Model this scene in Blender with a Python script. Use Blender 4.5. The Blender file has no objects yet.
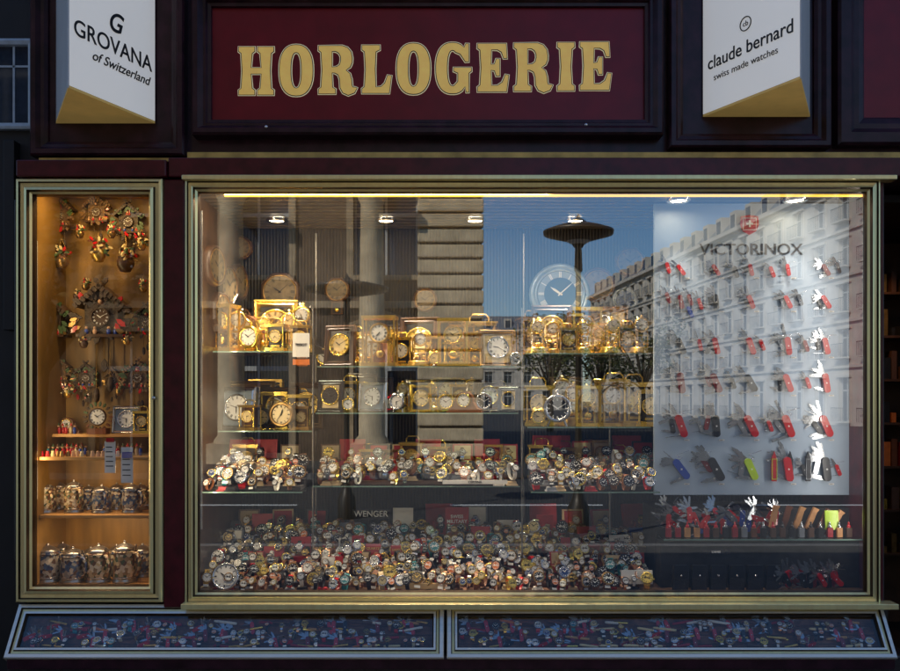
import bpy, math, random
from mathutils import Matrix, Vector
R_=random.Random(7)
rad=math.radians
T=lambda x,y,z: Matrix.Translation((x,y,z))
RX=lambda a: Matrix.Rotation(rad(a),4,'X')
RY=lambda a: Matrix.Rotation(rad(a),4,'Y')
RZ=lambda a: Matrix.Rotation(rad(a),4,'Z')
def S(a,b=None,c=None):
    if b is None: b=c=a
    return Matrix.Diagonal((a,b,c,1))
X=lambda p:(p-450)*.005
Z=lambda p:3.6-p*.005
def W(px,py,d):   # survey photo measurement -> world position at depth d behind the glass
    f=(4.2+d)/4.2
    return (px-450)*.005*f, 1.6+(400-py)*.005*f
col=bpy.context.scene.collection
# ---------------------------------------------------------------- materials
MT={}
def mat(name,c,rough=.5,metal=0,var=.12,scale=30,bump=0,emit=None,spec=.5,coat=0,stretch=None):
    if name in MT: return MT[name]
    m=bpy.data.materials.new(name); m.use_nodes=True
    nt=m.node_tree; b=nt.nodes['Principled BSDF']; L=nt.links
    b.inputs['Roughness'].default_value=rough; b.inputs['Metallic'].default_value=metal
    b.inputs['Specular IOR Level'].default_value=spec
    b.inputs['Coat Weight'].default_value=coat
    tc=nt.nodes.new('ShaderNodeTexCoord'); n=nt.nodes.new('ShaderNodeTexNoise')
    n.inputs['Scale'].default_value=scale; n.inputs['Detail'].default_value=5
    mp=nt.nodes.new('ShaderNodeMapping')
    if stretch: mp.inputs['Scale'].default_value=stretch
    L.new(tc.outputs['Object'],mp.inputs['Vector']); L.new(mp.outputs[0],n.inputs['Vector'])
    r=nt.nodes.new('ShaderNodeValToRGB')
    r.color_ramp.elements[0].position=.3; r.color_ramp.elements[1].position=.7
    r.color_ramp.elements[0].color=(*[max(0,v*(1-var)) for v in c],1)
    r.color_ramp.elements[1].color=(*[min(1,v*(1+var)) for v in c],1)
    L.new(n.outputs['Fac'],r.inputs['Fac']); L.new(r.outputs[0],b.inputs['Base Color'])
    if bump:
        bp=nt.nodes.new('ShaderNodeBump'); bp.inputs['Strength'].default_value=bump; bp.inputs['Distance'].default_value=.01
        L.new(n.outputs['Fac'],bp.inputs['Height']); L.new(bp.outputs[0],b.inputs['Normal'])
    if emit:
        b.inputs['Emission Color'].default_value=(*c,1); b.inputs['Emission Strength'].default_value=emit
    MT[name]=m; return m
def glassmat(name,base,edge,tint=(1,1,1),rough=0.0,refl=(1,1,1)):
    m=bpy.data.materials.new(name); m.use_nodes=True; nt=m.node_tree; nt.nodes.clear(); L=nt.links
    o=nt.nodes.new('ShaderNodeOutputMaterial'); mx=nt.nodes.new('ShaderNodeMixShader')
    t=nt.nodes.new('ShaderNodeBsdfTransparent'); g=nt.nodes.new('ShaderNodeBsdfGlossy')
    t.inputs['Color'].default_value=(*tint,1); g.inputs['Roughness'].default_value=rough; g.inputs['Color'].default_value=(*refl,1)
    lw=nt.nodes.new('ShaderNodeLayerWeight'); lw.inputs['Blend'].default_value=.5
    p=nt.nodes.new('ShaderNodeMath'); p.operation='POWER'; p.inputs[1].default_value=4
    a=nt.nodes.new('ShaderNodeMath'); a.operation='MULTIPLY_ADD'; a.inputs[1].default_value=edge; a.inputs[2].default_value=base
    L.new(lw.outputs['Facing'],p.inputs[0]); L.new(p.outputs[0],a.inputs[0]); L.new(a.outputs[0],mx.inputs[0])
    L.new(t.outputs[0],mx.inputs[1]); L.new(g.outputs[0],mx.inputs[2]); L.new(mx.outputs[0],o.inputs[0])
    MT[name]=m; return m
def slatmat(name,c1,c2,axis,scale,rough=.6):
    m=bpy.data.materials.new(name); m.use_nodes=True; nt=m.node_tree; b=nt.nodes['Principled BSDF']; L=nt.links
    b.inputs['Roughness'].default_value=rough
    tc=nt.nodes.new('ShaderNodeTexCoord'); w=nt.nodes.new('ShaderNodeTexWave'); w.bands_direction=axis
    w.inputs['Scale'].default_value=scale; w.inputs['Distortion'].default_value=.4; w.inputs['Detail'].default_value=3
    r=nt.nodes.new('ShaderNodeValToRGB'); r.color_ramp.elements[0].color=(*c1,1); r.color_ramp.elements[1].color=(*c2,1)
    bp=nt.nodes.new('ShaderNodeBump'); bp.inputs['Strength'].default_value=.4; bp.inputs['Distance'].default_value=.01
    L.new(tc.outputs['Object'],w.inputs['Vector']); L.new(w.outputs['Fac'],r.inputs[0]); L.new(r.outputs[0],b.inputs['Base Color'])
    L.new(w.outputs['Fac'],bp.inputs['Height']); L.new(bp.outputs[0],b.inputs['Normal'])
    MT[name]=m; return m
def multicol(name,cols,scale,rough=.4,metal=0):
    m=bpy.data.materials.new(name); m.use_nodes=True; nt=m.node_tree; b=nt.nodes['Principled BSDF']; L=nt.links
    b.inputs['Roughness'].default_value=rough; b.inputs['Metallic'].default_value=metal
    tc=nt.nodes.new('ShaderNodeTexCoord'); w=nt.nodes.new('ShaderNodeTexVoronoi'); w.inputs['Scale'].default_value=scale
    s=nt.nodes.new('ShaderNodeSeparateColor'); r=nt.nodes.new('ShaderNodeValToRGB'); r.color_ramp.interpolation='CONSTANT'
    el=r.color_ramp.elements
    while len(el)<len(cols): el.new(.5)
    for i,c in enumerate(cols): el[i].position=i/len(cols); el[i].color=(*c,1)
    L.new(tc.outputs['Object'],w.inputs['Vector']); L.new(w.outputs['Color'],s.inputs[0]); L.new(s.outputs[0],r.inputs[0]); L.new(r.outputs[0],b.inputs['Base Color'])
    bp=nt.nodes.new('ShaderNodeBump'); bp.inputs['Strength'].default_value=.5; bp.inputs['Distance'].default_value=.004
    L.new(w.outputs['Distance'],bp.inputs['Height']); L.new(bp.outputs[0],b.inputs['Normal'])
    MT[name]=m; return m
aub=mat('aubergine_paint',(.034,.010,.018),.30,0,.5,14,.06,spec=.35)
crim=mat('crimson_panel',(.21,.003,.014),.32,0,.15,8,.02,spec=.4)
crimd=mat('dark_crimson_paint',(.085,.006,.012),.3,0,.35,14,.04,spec=.4)
brass=mat('anodised_gold_frame',(1,.80,.38),.24,.45,.10,40,.02,stretch=(1,1,.06))
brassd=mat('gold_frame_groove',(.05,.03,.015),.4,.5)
alu=mat('brushed_aluminium',(.90,.86,.76),.22,.45,.08,50,.02,stretch=(.05,1,1))
yel=mat('yellowed_trim',(.62,.42,.12),.5,.2,.35,10)
blk=mat('black_wall',(.008,.007,.009),.6,0,.4,5,.1)
stonebase=mat('dark_granite',(.022,.02,.022),.35,0,.5,60,.1)
white=mat('white_acrylic',(.84,.82,.79),.3,0,.04,4,emit=.32)  # faint glow added to brighten the sign box faces
whites=mat('white_acrylic_side',(.62,.62,.62),.4,0,.06,4)  # same acrylic without glow, greyed in colour so side faces look shaded
creamy=mat('yellowed_acrylic',(.76,.50,.15),.4,0,.18,6,emit=.12)  # weak glow added to lift the box underside
signgold=mat('gold_letter',(.95,.60,.15),.4,.0,.15,14,emit=.26)  # painted letters, glow added to make them read brighter
signcream=mat('cream_outline',(1,.90,.55),.5,0,.04,emit=.30)  # outline paint with the same added glow
inkb=mat('black_ink',(.012,.012,.015),.5)
steel=mat('polished_steel',(.72,.72,.72),.18,1,.06)
bladem=mat('blade_steel',(.38,.40,.42),.22,.9,.1)
gold=mat('polished_gold',(.94,.65,.13),.22,.9,.10)
goldd=mat('aged_gold',(.62,.40,.10),.32,.85,.3)
rose=mat('rose_gold',(.80,.46,.28),.22,.9,.06)
brz=mat('antique_bronze',(.30,.18,.06),.3,.8,.3)
black=mat('black_plastic',(.015,.015,.017),.3)
leatherb=mat('brown_leather',(.20,.07,.025),.5,0,.3,120,.3)
leatherk=mat('black_leather',(.02,.018,.018),.45,0,.3,120,.3)
redp=mat('red_handle',(.48,.008,.012),.22,0,.08,20,coat=.5)
bluep=mat('blue_handle',(.02,.06,.35),.25,0,.08,20,coat=.4)
limep=mat('lime_handle',(.45,.65,.02),.3)
dw=mat('white_dial',(.80,.78,.73),.35,0,.03); dk=mat('black_dial',(.012,.012,.015),.25); dbl=mat('blue_dial',(.02,.05,.18),.25)
dcr=mat('cream_dial',(.72,.56,.28),.35,0,.05); dgold=mat('gilt_dial',(.82,.58,.14),.35,.5,.1); dsil=mat('silver_dial',(.28,.34,.40),.3,.4,.1)
daged=mat('aged_dial',(.13,.095,.05),.4,0,.3,25); dslate=mat('slate_ring',(.05,.08,.12),.3,.2,.1)
wood=mat('dark_walnut',(.06,.026,.010),.4,0,.4,12,.1,stretch=(1,1,.2)); woodr=mat('reddish_wood',(.16,.05,.018),.35,0,.35,12,.1,stretch=(.2,1,1))
woodl=mat('golden_pine',(.52,.27,.08),.45,0,.25,6,.06,stretch=(.25,1,3))
carv=mat('carved_wood',(.050,.026,.012),.5,0,.5,70,.7)
leafm=mat('green_paint_leaf',(.05,.09,.03),.5,0,.4)
white_p=mat('white_card',(.74,.71,.64),.6,0,.04); redbox=mat('red_box',(.33,.010,.018),.5); greybox=mat('grey_box',(.22,.23,.25),.5); creambox=mat('cream_velvet',(.50,.38,.22),.8,0,.1)
brownbox=mat('brown_box',(.09,.04,.02),.5); skin=mat('painted_figure',(.6,.35,.2),.5)
orange=mat('orange_plastic',(.6,.15,.02),.4); tealp=mat('teal_plastic',(.02,.22,.25),.4)
felt=mat('display_cloth',(.15,.07,.04),.9,0,.4,20,.2); dfelt=mat('dark_felt',(.03,.026,.025),.9,0,.3,20,.2)
board=mat('display_board_grey',(.38,.47,.57),.5,0,.10,1.5)
cabback=mat('cabinet_back_wood',(.21,.11,.022),.5,0,.5,3,.05,stretch=(4,1,.5))
backw=slatmat('slatted_back_wall',(.003,.002,.002),(.014,.010,.008),'X',16)
ceil=slatmat('slatted_ceiling',(.01,.008,.008),(.08,.065,.05),'Y',6)
stein1=multicol('stein_relief_blue',[(.24,.22,.18),(.02,.03,.08),(.40,.33,.24),(.10,.05,.03),(.05,.08,.14)],75)
stein2=multicol('stein_relief_brown',[(.44,.32,.16),(.10,.04,.02),(.26,.16,.07),(.05,.07,.03),(.55,.45,.30)],75)
pewter=mat('pewter',(.34,.31,.27),.3,.9)
gw=glassmat('shop_window_glass',.28,.6,refl=(.90,.96,1)); gc=glassmat('cabinet_glass',.07,.6); gdr=glassmat('drawer_glass',.09,.25); gs=glassmat('shelf_glass',.06,.5,(.86,.95,.90)); gd=glassmat('dome_glass',.07,.6)
gedge=mat('shelf_glass_edge',(.22,.34,.28),.15,.2)
lampE=mat('lit_halogen',(1,.82,.55),.5,emit=40)
tubeE=mat('lit_fluorescent_tube',(1,.50,.05),.5,emit=1.8)
# ---------------------------------------------------------------- mesh builder
class MB:
    def __init__(s): s.v=[];s.f=[];s.m=[];s.sm=[];s.mats=[]
    def mi(s,m):
        if m not in s.mats: s.mats.append(m)
        return s.mats.index(m)
    def add(s,vs,fs,m,M=None,smooth=False):
        o=len(s.v); k=s.mi(m)
        for v in vs:
            v=Vector(v)
            if M is not None: v=M@v
            s.v.append(v[:])
        for f in fs: s.f.append([i+o for i in f]); s.m.append(k); s.sm.append(smooth)
    def box(s,x0,x1,y0,y1,z0,z1,m,M=None):
        vs=[(x,y,z) for x in(x0,x1) for y in(y0,y1) for z in(z0,z1)]
        s.add(vs,[(0,1,3,2),(4,6,7,5),(0,4,5,1),(2,3,7,6),(0,2,6,4),(1,5,7,3)],m,M)
    def lathe(s,prof,n,m,M=None,smooth=True):
        vs=[];fs=[]
        for r,z in prof:
            r=max(r,1e-5)
            for i in range(n):
                a=2*math.pi*i/n; vs.append((r*math.cos(a),r*math.sin(a),z))
        for j in range(len(prof)-1):
            for i in range(n):
                k=(i+1)%n; fs.append((j*n+i,j*n+k,(j+1)*n+k,(j+1)*n+i))
        s.add(vs,fs,m,M,smooth)
    def poly(s,pts,y0,y1,m,M=None):
        n=len(pts); vs=[(x,y0,z) for x,z in pts]+[(x,y1,z) for x,z in pts]
        fs=[tuple(range(n)),tuple(range(2*n-1,n-1,-1))]+[(i,i+n,(i+1)%n+n,(i+1)%n) for i in range(n)]
        s.add(vs,fs,m,M)
    def tube(s,pts,r,m,M=None,n=8,closed=False):
        vs=[];fs=[];P=[Vector(p) for p in pts];k=len(P)
        for j,p in enumerate(P):
            a=P[(j-1)%k] if (closed or j>0) else p; b=P[(j+1)%k] if (closed or j<k-1) else p
            d=(b-a).normalized()
            ref=Vector((1,0,0)) if abs(d.x)<.8 else Vector((0,0,1))
            u=(ref-d*ref.dot(d)).normalized(); w=d.cross(u)
            rr=r[j] if isinstance(r,(list,tuple)) else r
            for i in range(n):
                t=2*math.pi*i/n; vs.append((p+u*math.cos(t)*rr+w*math.sin(t)*rr)[:])
        for j in range(k if closed else k-1):
            for i in range(n):
                q=(i+1)%n; jj=(j+1)%k; fs.append((j*n+i,j*n+q,jj*n+q,jj*n+i))
        s.add(vs,fs,m,M,True)
    def frame(s,x0,x1,z0,z1,prof,m,M=None):
        vs=[]
        for t,y in prof: vs+=[(x0+t,y,z0+t),(x1-t,y,z0+t),(x1-t,y,z1-t),(x0+t,y,z1-t)]
        for j in range(len(prof)-1):
            mm=m[j] if isinstance(m,list) else m
            s.add(vs[j*4:j*4+8],[(i,(i+1)%4,4+(i+1)%4,4+i) for i in range(4)],mm,M)
    def sphere(s,r,m,M=None,n=10):
        s.lathe([(r*math.sin(math.pi*i/n),-r*math.cos(math.pi*i/n)) for i in range(n+1)],n+2,m,M)
    def mesh(s,name):
        me=bpy.data.meshes.new(name); me.from_pydata(s.v,[],s.f)
        for m in s.mats: me.materials.append(m)
        me.polygons.foreach_set('material_index',s.m); me.polygons.foreach_set('use_smooth',s.sm); me.update()
        return me
    def obj(s,name,parent=None,bevel=0,loc=None):
        o=bpy.data.objects.new(name,s.mesh(name)); col.objects.link(o)
        if parent: o.parent=parent
        if loc: o.location=loc
        if bevel:
            b=o.modifiers.new('bevel','BEVEL'); b.width=bevel; b.segments=2; b.limit_method='ANGLE'
        return o
def empty(name,loc=(0,0,0)):
    e=bpy.data.objects.new(name,None); e.location=loc; col.objects.link(e); return e
def inst(me,name,loc,rz=0,sc=1,parent=None,rx=0,ry=0):
    o=bpy.data.objects.new(name,me); o.location=loc; o.rotation_euler=(rad(rx),rad(ry),rad(rz))
    o.scale=(sc,)*3 if not isinstance(sc,tuple) else sc
    col.objects.link(o)
    if parent: o.parent=parent
    return o
def text(body,size,loc,m,parent=None,yaw=0,off=0,ext=.001,shear=0,name='lettering',sx=1,rx=90):
    c=bpy.data.curves.new(name,'FONT'); c.body=body; c.size=size; c.align_x='CENTER'; c.align_y='CENTER'
    c.extrude=ext; c.offset=off; c.shear=shear; c.materials.append(m)
    o=bpy.data.objects.new(name,c); o.location=loc; o.rotation_euler=(rad(rx),0,rad(yaw)); o.scale=(sx,1,1)
    col.objects.link(o)
    if parent: o.parent=parent
    return o
def simple(name,x0,x1,y0,y1,z0,z1,m,parent=None,bevel=0):
    b=MB(); b.box(x0,x1,y0,y1,z0,z1,m); return b.obj(name,parent,bevel)
# ---------------------------------------------------------------- shop building shell
shop=empty('shop_building')
def part(n,*a,**k): return simple(n,*a,parent=shop,**k)
part('fascia_wall',-2.085,4.5,.03,.30,2.72,5.3,aub)
part('neighbour_wall',-6,-2.155,.06,.4,0,5.3,blk)
part('neighbour_wall_upper',-2.155,-2.086,.06,.4,2.80,5.3,blk)
part('rear_wall',-6,4.5,5,5.2,0,5.3,blk)
part('roof',-6,4.5,.31,4.99,5.1,5.3,blk)
part('side_wall',-6,-5.8,.41,4.99,0,5.09,blk)
part('side_wall_right',4.3,4.5,.31,4.99,0,5.09,blk)
part('right_wall',3.2,4.5,.0,.3,0,2.7,aub)
FP=[(0,.03),(0,-.03),(.008,-.04),(.03,-.04),(.045,-.015),(.06,-.012),(.075,.0),(.082,.028)]
def panel(x0,x1,z0,z1,inner,name,prof=FP):
    b=MB(); b.frame(x0,x1,z0,z1,prof,aub); o=b.obj(name+'_frame',shop)
    t=prof[-1][0]; b=MB(); b.box(x0+t-.01,x1-t+.01,.012,.029,z0+t-.01,z1-t+.01,inner); b.obj(name+'_panel',shop)
panel(X(33),X(186),Z(157),Z(157)+1.0,aub,'left_fascia')
panel(X(668),X(829),Z(149),Z(149)+1.0,aub,'right_fascia')
panel(X(835),X(835)+2.3,Z(147),Z(147)+1.0,crim,'door_fascia',[(0,.03),(0,-.03),(.012,-.045),(.06,-.045),(.085,-.02),(.11,-.02),(.14,.0),(.15,.01)])
part('yellow_trim',X(188),4.4,-.012,.029,Z(158.5),Z(153),yel)
part('yellow_trim_left',X(40),X(187),-.012,.029,Z(162),Z(158.6),yel)
part('crimson_beam',X(171),4.4,-.045,.028,Z(179),Z(160),crimd,bevel=.006)
part('crimson_beam_left',X(22),X(170),-.06,.028,Z(179.5),Z(163),crimd,bevel=.006)
part('crimson_pilaster',X(165.5),X(186.5),-.03,.2,Z(606),Z(181),crimd,bevel=.006)
part('outer_pilaster',X(877.5),X(882),-.01,.9,Z(606),Z(181),crimd)
part('base_plinth',-2.155,2.25,-.12,.3,0,.36,stonebase,bevel=.01)
part('base_plinth_upper',-2.14,2.2,.02,.3,.361,.575,stonebase)
part('step_stone',-6,4.5,-.35,-.121,0,.12,stonebase,bevel=.01)
b=MB(); alu2=mat('blue_white_frame',(.42,.50,.58),.4)
b.frame(-3.0,X(31),Z(127),Z(36),[(0,.06),(0,.03),(.012,.025),(.03,.03),(.035,.055)],alu2)
b.box(-3.0,X(31),.045,.055,Z(64),Z(62),alu2); b.box(X(8),X(10),.045,.055,Z(127),Z(40),alu2)
gdk=mat('dark_window_pane',(.02,.03,.05),.05,0,.2)
b.box(-2.98,X(29),.05,.058,Z(125),Z(38),gdk); b.obj('neighbour_window',shop)
b=MB(); b.box(X(3),X(14),.0,.06,Z(330),Z(140),blk); b.box(X(15),X(19),-.01,.05,Z(560),Z(200),mat('rail_grey',(.05,.05,.055),.4,.6)); b.obj('neighbour_shutter_rail',shop,bevel=.004)
# ---------------------------------------------------------------- sign
sign=empty('shop_sign')
b=MB(); b.frame(X(195),X(661),Z(138),Z(-9),[(0,.03),(0,-.05),(.01,-.062),(.03,-.062),(.05,-.035),(.062,-.035),(.07,-.02),(.085,-.018),(.088,.028)],aub); b.obj('sign_frame',sign)
b=MB(); b.box(X(211),X(645),.002,.028,Z(124),Z(6),crim); b.obj('sign_panel',sign)
b=MB()
for px,py in((269,131),(584,129)):
    b.lathe([(.008,0),(.008,.004),(.005,.007),(0,.007)],12,steel,T(X(px),-.061,Z(py))@RX(90))
b.obj('sign_screws',sign)
def arc(cx,cy,rx,ry,a0,a1,n,p=2.4):
    o=[]
    for i in range(n+1):
        a=rad(a0+(a1-a0)*i/n); c,s=math.cos(a),math.sin(a)
        o.append((cx+rx*math.copysign(abs(c)**(2/p),c),cy+ry*math.copysign(abs(s)**(2/p),s)))
    return o
SR=[(0,1),(0,.91),(.06,.87),(.085,.5),(.06,.13),(0,.09)]
GL={
'H':(.8,[[(0,0),(.36,0),(.36,.09),(.30,.13),(.275,.44),(.525,.44),(.50,.13),(.44,.09),(.44,0),(.80,0),(.80,.09),(.74,.13),(.715,.5),(.74,.87),(.80,.91),(.80,1),(.44,1),(.44,.91),(.50,.87),(.525,.56),(.275,.56),(.30,.87),(.36,.91),(.36,1)]+SR]),
'O':(.76,[arc(.38,.5,.38,.53,0,350,35),arc(.38,.5,.13,.38,350,0,35)]),
'R':(.86,[[(0,0),(.38,0),(.38,.09),(.31,.13),(.30,.44),(.37,.44),(.45,.40),(.49,.30),(.50,.12),(.56,.02),(.68,-.03),(.82,.02),(.88,.12),(.82,.13),(.78,.13),(.76,.18),(.75,.30),(.71,.42),(.62,.49),(.72,.56),(.76,.65),(.765,.75),(.74,.87),(.66,.96),(.54,1)]+SR,[(.30,.55),(.30,.89),(.40,.89),(.47,.85),(.51,.78),(.515,.70),(.49,.61),(.42,.56)]]),
'L':(.66,[[(0,0),(.62,0),(.67,.36),(.59,.37),(.53,.21),(.44,.13),(.31,.12),(.29,.5),(.31,.87),(.40,.91),(.40,1)]+SR]),
'G':(.82,[[(.68,.64),(.75,.64),(.75,1.01),(.69,1.01),(.65,.93)]+arc(.38,.5,.38,.53,65,290,26)+[(.60,.04),(.67,.12),(.70,0),(.75,0),(.75,.40),(.81,.44),(.81,.51),(.41,.51),(.41,.44),(.51,.40),(.51,.22)]+arc(.38,.5,.13,.38,290,62,22)+[(.56,.80)]]),
'E':(.70,[[(0,0),(.66,0),(.71,.34),(.64,.35),(.57,.19),(.46,.12),(.31,.12),(.30,.45),(.39,.44),(.43,.33),(.50,.33),(.50,.68),(.43,.68),(.39,.57),(.30,.56),(.31,.88),(.46,.88),(.55,.83),(.60,.70),(.67,.70),(.65,1)]+SR]),
'I':(.38,[[(0,0),(.38,0),(.38,.09),(.32,.13),(.295,.5),(.32,.87),(.38,.91),(.38,1)]+SR])}
def glyph_curve(ch,x,z,h,sx,kind):
    c=bpy.data.curves.new('letter','CURVE'); c.dimensions='2D' if kind==0 else '3D'
    for o in GL[ch][1]:
        s=c.splines.new('POLY'); s.points.add(len(o)-1)
        for i,(a,bb) in enumerate(o): s.points[i].co=(a*h*sx,bb*h,0,1)
        s.use_cyclic_u=True
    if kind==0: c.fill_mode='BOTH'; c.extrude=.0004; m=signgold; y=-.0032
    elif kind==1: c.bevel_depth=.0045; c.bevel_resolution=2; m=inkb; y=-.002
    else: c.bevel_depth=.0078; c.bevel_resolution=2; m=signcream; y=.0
    c.materials.append(m)
    ob=bpy.data.objects.new('letter_'+ch.lower(),c); ob.parent=sign; ob.location=(x,y,z); ob.rotation_euler=(rad(90),0,0)
    if kind: ob.scale=(1,1,.35)
    col.objects.link(ob)
x=X(239); h=.238; sx=.91
for i,ch in enumerate('HORLOGERIE'):
    zz=Z(95)+.024*i/9
    for k in(0,1,2): glyph_curve(ch,x,zz,h,sx,k)
    x+=(GL[ch][0]+.142)*h*sx
# ---------------------------------------------------------------- wedge sign boxes, brightened by a glow added to the acrylic
def wedge(tri,z0,z1,main):
    e=empty('wedge_sign_box'); b=MB()
    vs=[(x,y,z0+.012) for x,y in tri]+[(x,y,z1) for x,y in tri]
    fs=[(0,1,4,3),(1,2,5,4)]
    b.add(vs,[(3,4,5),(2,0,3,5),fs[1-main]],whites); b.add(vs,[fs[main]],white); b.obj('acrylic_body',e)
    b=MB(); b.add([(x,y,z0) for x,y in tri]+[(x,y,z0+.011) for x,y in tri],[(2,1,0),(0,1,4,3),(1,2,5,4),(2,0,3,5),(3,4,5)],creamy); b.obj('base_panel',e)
    p=tri[1]; b=MB(); b.tube([(p[0],p[1]-.001,z0),(p[0],p[1]-.001,z1)],.004,whites,n=6); b.obj('corner_trim',e)
    return e
zb=Z(123.5); e=wedge([(-1.97,.0),(-1.69,-.48),(-1.475,.0)],zb,3.95,1)
ph=math.degrees(math.atan2(.48,.215))
def onf(p0,p1,u,z,out=.003):
    d=Vector((p1[0]-p0[0],p1[1]-p0[1])).normalized(); n=Vector((d.y,-d.x))
    return (p0[0]+(p1[0]-p0[0])*u+n.x*out,p0[1]+(p1[1]-p0[1])*u+n.y*out,z)
A=(-1.69,-.48);B=(-1.475,0)
text('GROVANA',.105,onf(A,B,.5,3.262),inkb,e,ph,name='brand_text',sx=.93,off=.0008)
text('of Switzerland',.062,onf(A,B,.58,3.175),inkb,e,ph,shear=.35,off=.0006,name='brand_subtitle',sx=1.0)
text('G',.13,onf(A,B,.5,3.375),inkb,e,ph,shear=.3,off=.002,name='brand_emblem',sx=.9)
e2=wedge([(1.265,0),(1.545,-.5),(1.8,0)],Z(117),3.95,0)
A=(1.265,0);B=(1.545,-.5); ph=math.degrees(math.atan2(-.5,.28))
text('claude bernard',.088,onf(A,B,.5,3.262),inkb,e2,ph,name='brand_text',off=.0006,sx=.95)
text('swiss made watches',.045,onf(A,B,.46,3.185),inkb,e2,ph,name='brand_subtitle',sx=1.05)
b=MB(); M=T(*onf(A,B,.47,3.375))@RZ(ph)@RX(90)
b.tube([(.032*math.cos(a*math.pi/12),.032*math.sin(a*math.pi/12),0) for a in range(24)],.0028,inkb,M,6,True); b.obj('brand_emblem_ring',e2)
text('cb',.035,onf(A,B,.47,3.375),inkb,e2,ph,name='brand_emblem')
# ---------------------------------------------------------------- window frames
GP=[(0,.02),(0,-.034),(.005,-.040),(.012,-.042),(.016,-.028),(.030,-.026),(.034,-.040),(.042,-.044),(.048,-.026),(.058,-.018),(.062,.0),(.062,.02)]
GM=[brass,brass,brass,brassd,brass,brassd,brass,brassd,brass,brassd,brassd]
win=empty('shop_display_window')
b=MB(); b.frame(X(187),X(877),Z(603),Z(181),GP,GM); b.obj('window_frame',win)
simple('top_rail',X(186),X(890),-.07,-.002,Z(183),Z(178.5),brass,win,.003)
simple('bottom_rail',X(186),X(890),-.085,-.002,Z(605.5),Z(600),brass,win,.003)
q=MB(); q.add([(X(197),.004,Z(593)),(X(867),.004,Z(593)),(X(867),.004,Z(191)),(X(197),.004,Z(191))],[(0,1,2,3)],gw); q.obj('window_pane',win)
IX0,IX1,IY,IZ0,IZ1=X(198)-.03,2.17,1.0,.62,2.665
b=MB(); b.box(IX0,IX1,.03,IY,IZ0-.05,IZ0,felt); b.obj('display_floor',win)
b=MB(); b.box(IX0,IX1,IY,IY+.03,IZ0-.05,IZ1+.05,backw); b.obj('back_wall',win)
b=MB(); b.box(IX0,IX1,.03,IY,IZ1,IZ1+.03,ceil)
for i in range(12): b.box(IX0,IX1,.06+i*.078,.10+i*.078,IZ1-.014,IZ1-.001,mat('ceiling_slat',(.10,.085,.07),.4,.2))
b.obj('ceiling',win)
b=MB(); b.box(IX0-.03,IX0,.03,IY,IZ0-.05,IZ1+.03,wood); b.obj('left_wall',win)
b=MB(); b.box(IX1,IX1+.015,.03,IY,IZ0-.05,IZ1+.03,mat('dark_side_wall',(.05,.05,.055),.5)); b.obj('right_wall',win)
b=MB(); b.tube([(IX0+.15,.05,IZ1-.03),(2.1,.05,IZ1-.03)],.008,tubeE); b.obj('strip_light_tube',win)
def area(name,typ,loc,E,c,tgt=None,size=.03,ang=110):
    l=bpy.data.lights.new(name,typ); l.energy=E; l.color=c
    if typ=='SPOT': l.spot_size=rad(ang); l.spot_blend=.8; l.shadow_soft_size=size
    if typ=='AREA': l.shape='RECTANGLE'; l.size=size[0]; l.size_y=size[1]
    o=bpy.data.objects.new(name,l); o.location=loc; col.objects.link(o)
    if tgt:
        d=Vector(tgt)-Vector(loc); o.rotation_euler=d.to_track_quat('-Z','Y').to_euler()
    return o
l=area('strip_light_lamp','AREA',(-.35,.045,IZ1-.012),30,(1,.84,.60),(-.35,.55,1.2),(1.7,.03)); l.parent=win
def fill_strip(name,x,z,h,E,c,tgt,par_):   # unseen fill light and bar, added behind a stile to brighten the display
    b=MB(); b.box(x-.004,x+.004,.022,.028,z-h/2,z+h/2,alu); b.obj(name+'_bar',par_)
    l=area(name,'AREA',(x,.034,z),E,c,tgt,(.010,h)); l.parent=par_
    d=Vector(tgt)-Vector((x,.034,z)); l.rotation_euler=(rad(90),0,math.atan2(d.y,d.x)-rad(90)); return l
fill_strip('stile_fill_right',X(866),1.75,1.7,4,(1,.94,.86),(1.2,.5,1.75),win)  # added fill, evens the light on the knife board
fill_strip('stile_fill_left',X(200),1.75,1.6,8,(1,.80,.52),(-.5,.6,1.75),win)  # added fill, brightens the clock fronts
for px in(277,386,475,575,655,760):
    x=(px-450)*.00578; yy=.65 if px<640 else .16
    b=MB(); M=T(x,yy,IZ1-.03)@RX(180)
    b.lathe([(.062,-.012),(.062,.004),(.05,.008),(.042,.002),(.042,-.01)],20,steel,M); b.lathe([(.041,.0),(0,.0)],20,lampE,M)
    e=b.obj('recessed_spotlight')
    l=area('spotlight_lamp','SPOT',(x,yy-.0,IZ1-.045),165 if px<640 else 17,(1,.82,.60) if px<640 else (1,.92,.80),(x+(.0 if px<640 else .25),yy-.28 if px<640 else .20,.8 if px<640 else .7),ang=75 if px<640 else 66); l.parent=e
# ---------------------------------------------------------------- shelves
def shelf(x0,x1,y0,y1,z,name='glass_shelf'):
    b=MB(); b.box(x0,x1,y0+.004,y1,z-.006,z-.0005,gs); b.box(x0,x1,y0,y0+.0035,z-.007,z,gedge); return b.obj(name)
upm=mat('shelf_upright_metal',(.25,.24,.22),.35,.9)
for px,d in((313,.36),(522,.36),(316,.85),(524,.85),(610,.6)):
    x,_=W(px,400,d); b=MB(); b.tube([(x,d,IZ0),(x,d,2.1 if d<.8 else 2.6)],.005 if d<.5 else .008,upm)
    b.lathe([(.016,0),(.016,.006),(.008,.012)],12,upm,T(x,d,IZ0)); b.obj('shelf_upright')
xL,xM0,xM1,xR=IX0+.005,W(314,0,.4)[0],W(521,0,.4)[0],W(655,0,.3)[0]-.01
SH={}
def mk(k,x0,x1,y0,y1,z): shelf(x0,x1,y0,y1,z); SH[k]=(x0,x1,y0,y1,z)
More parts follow.
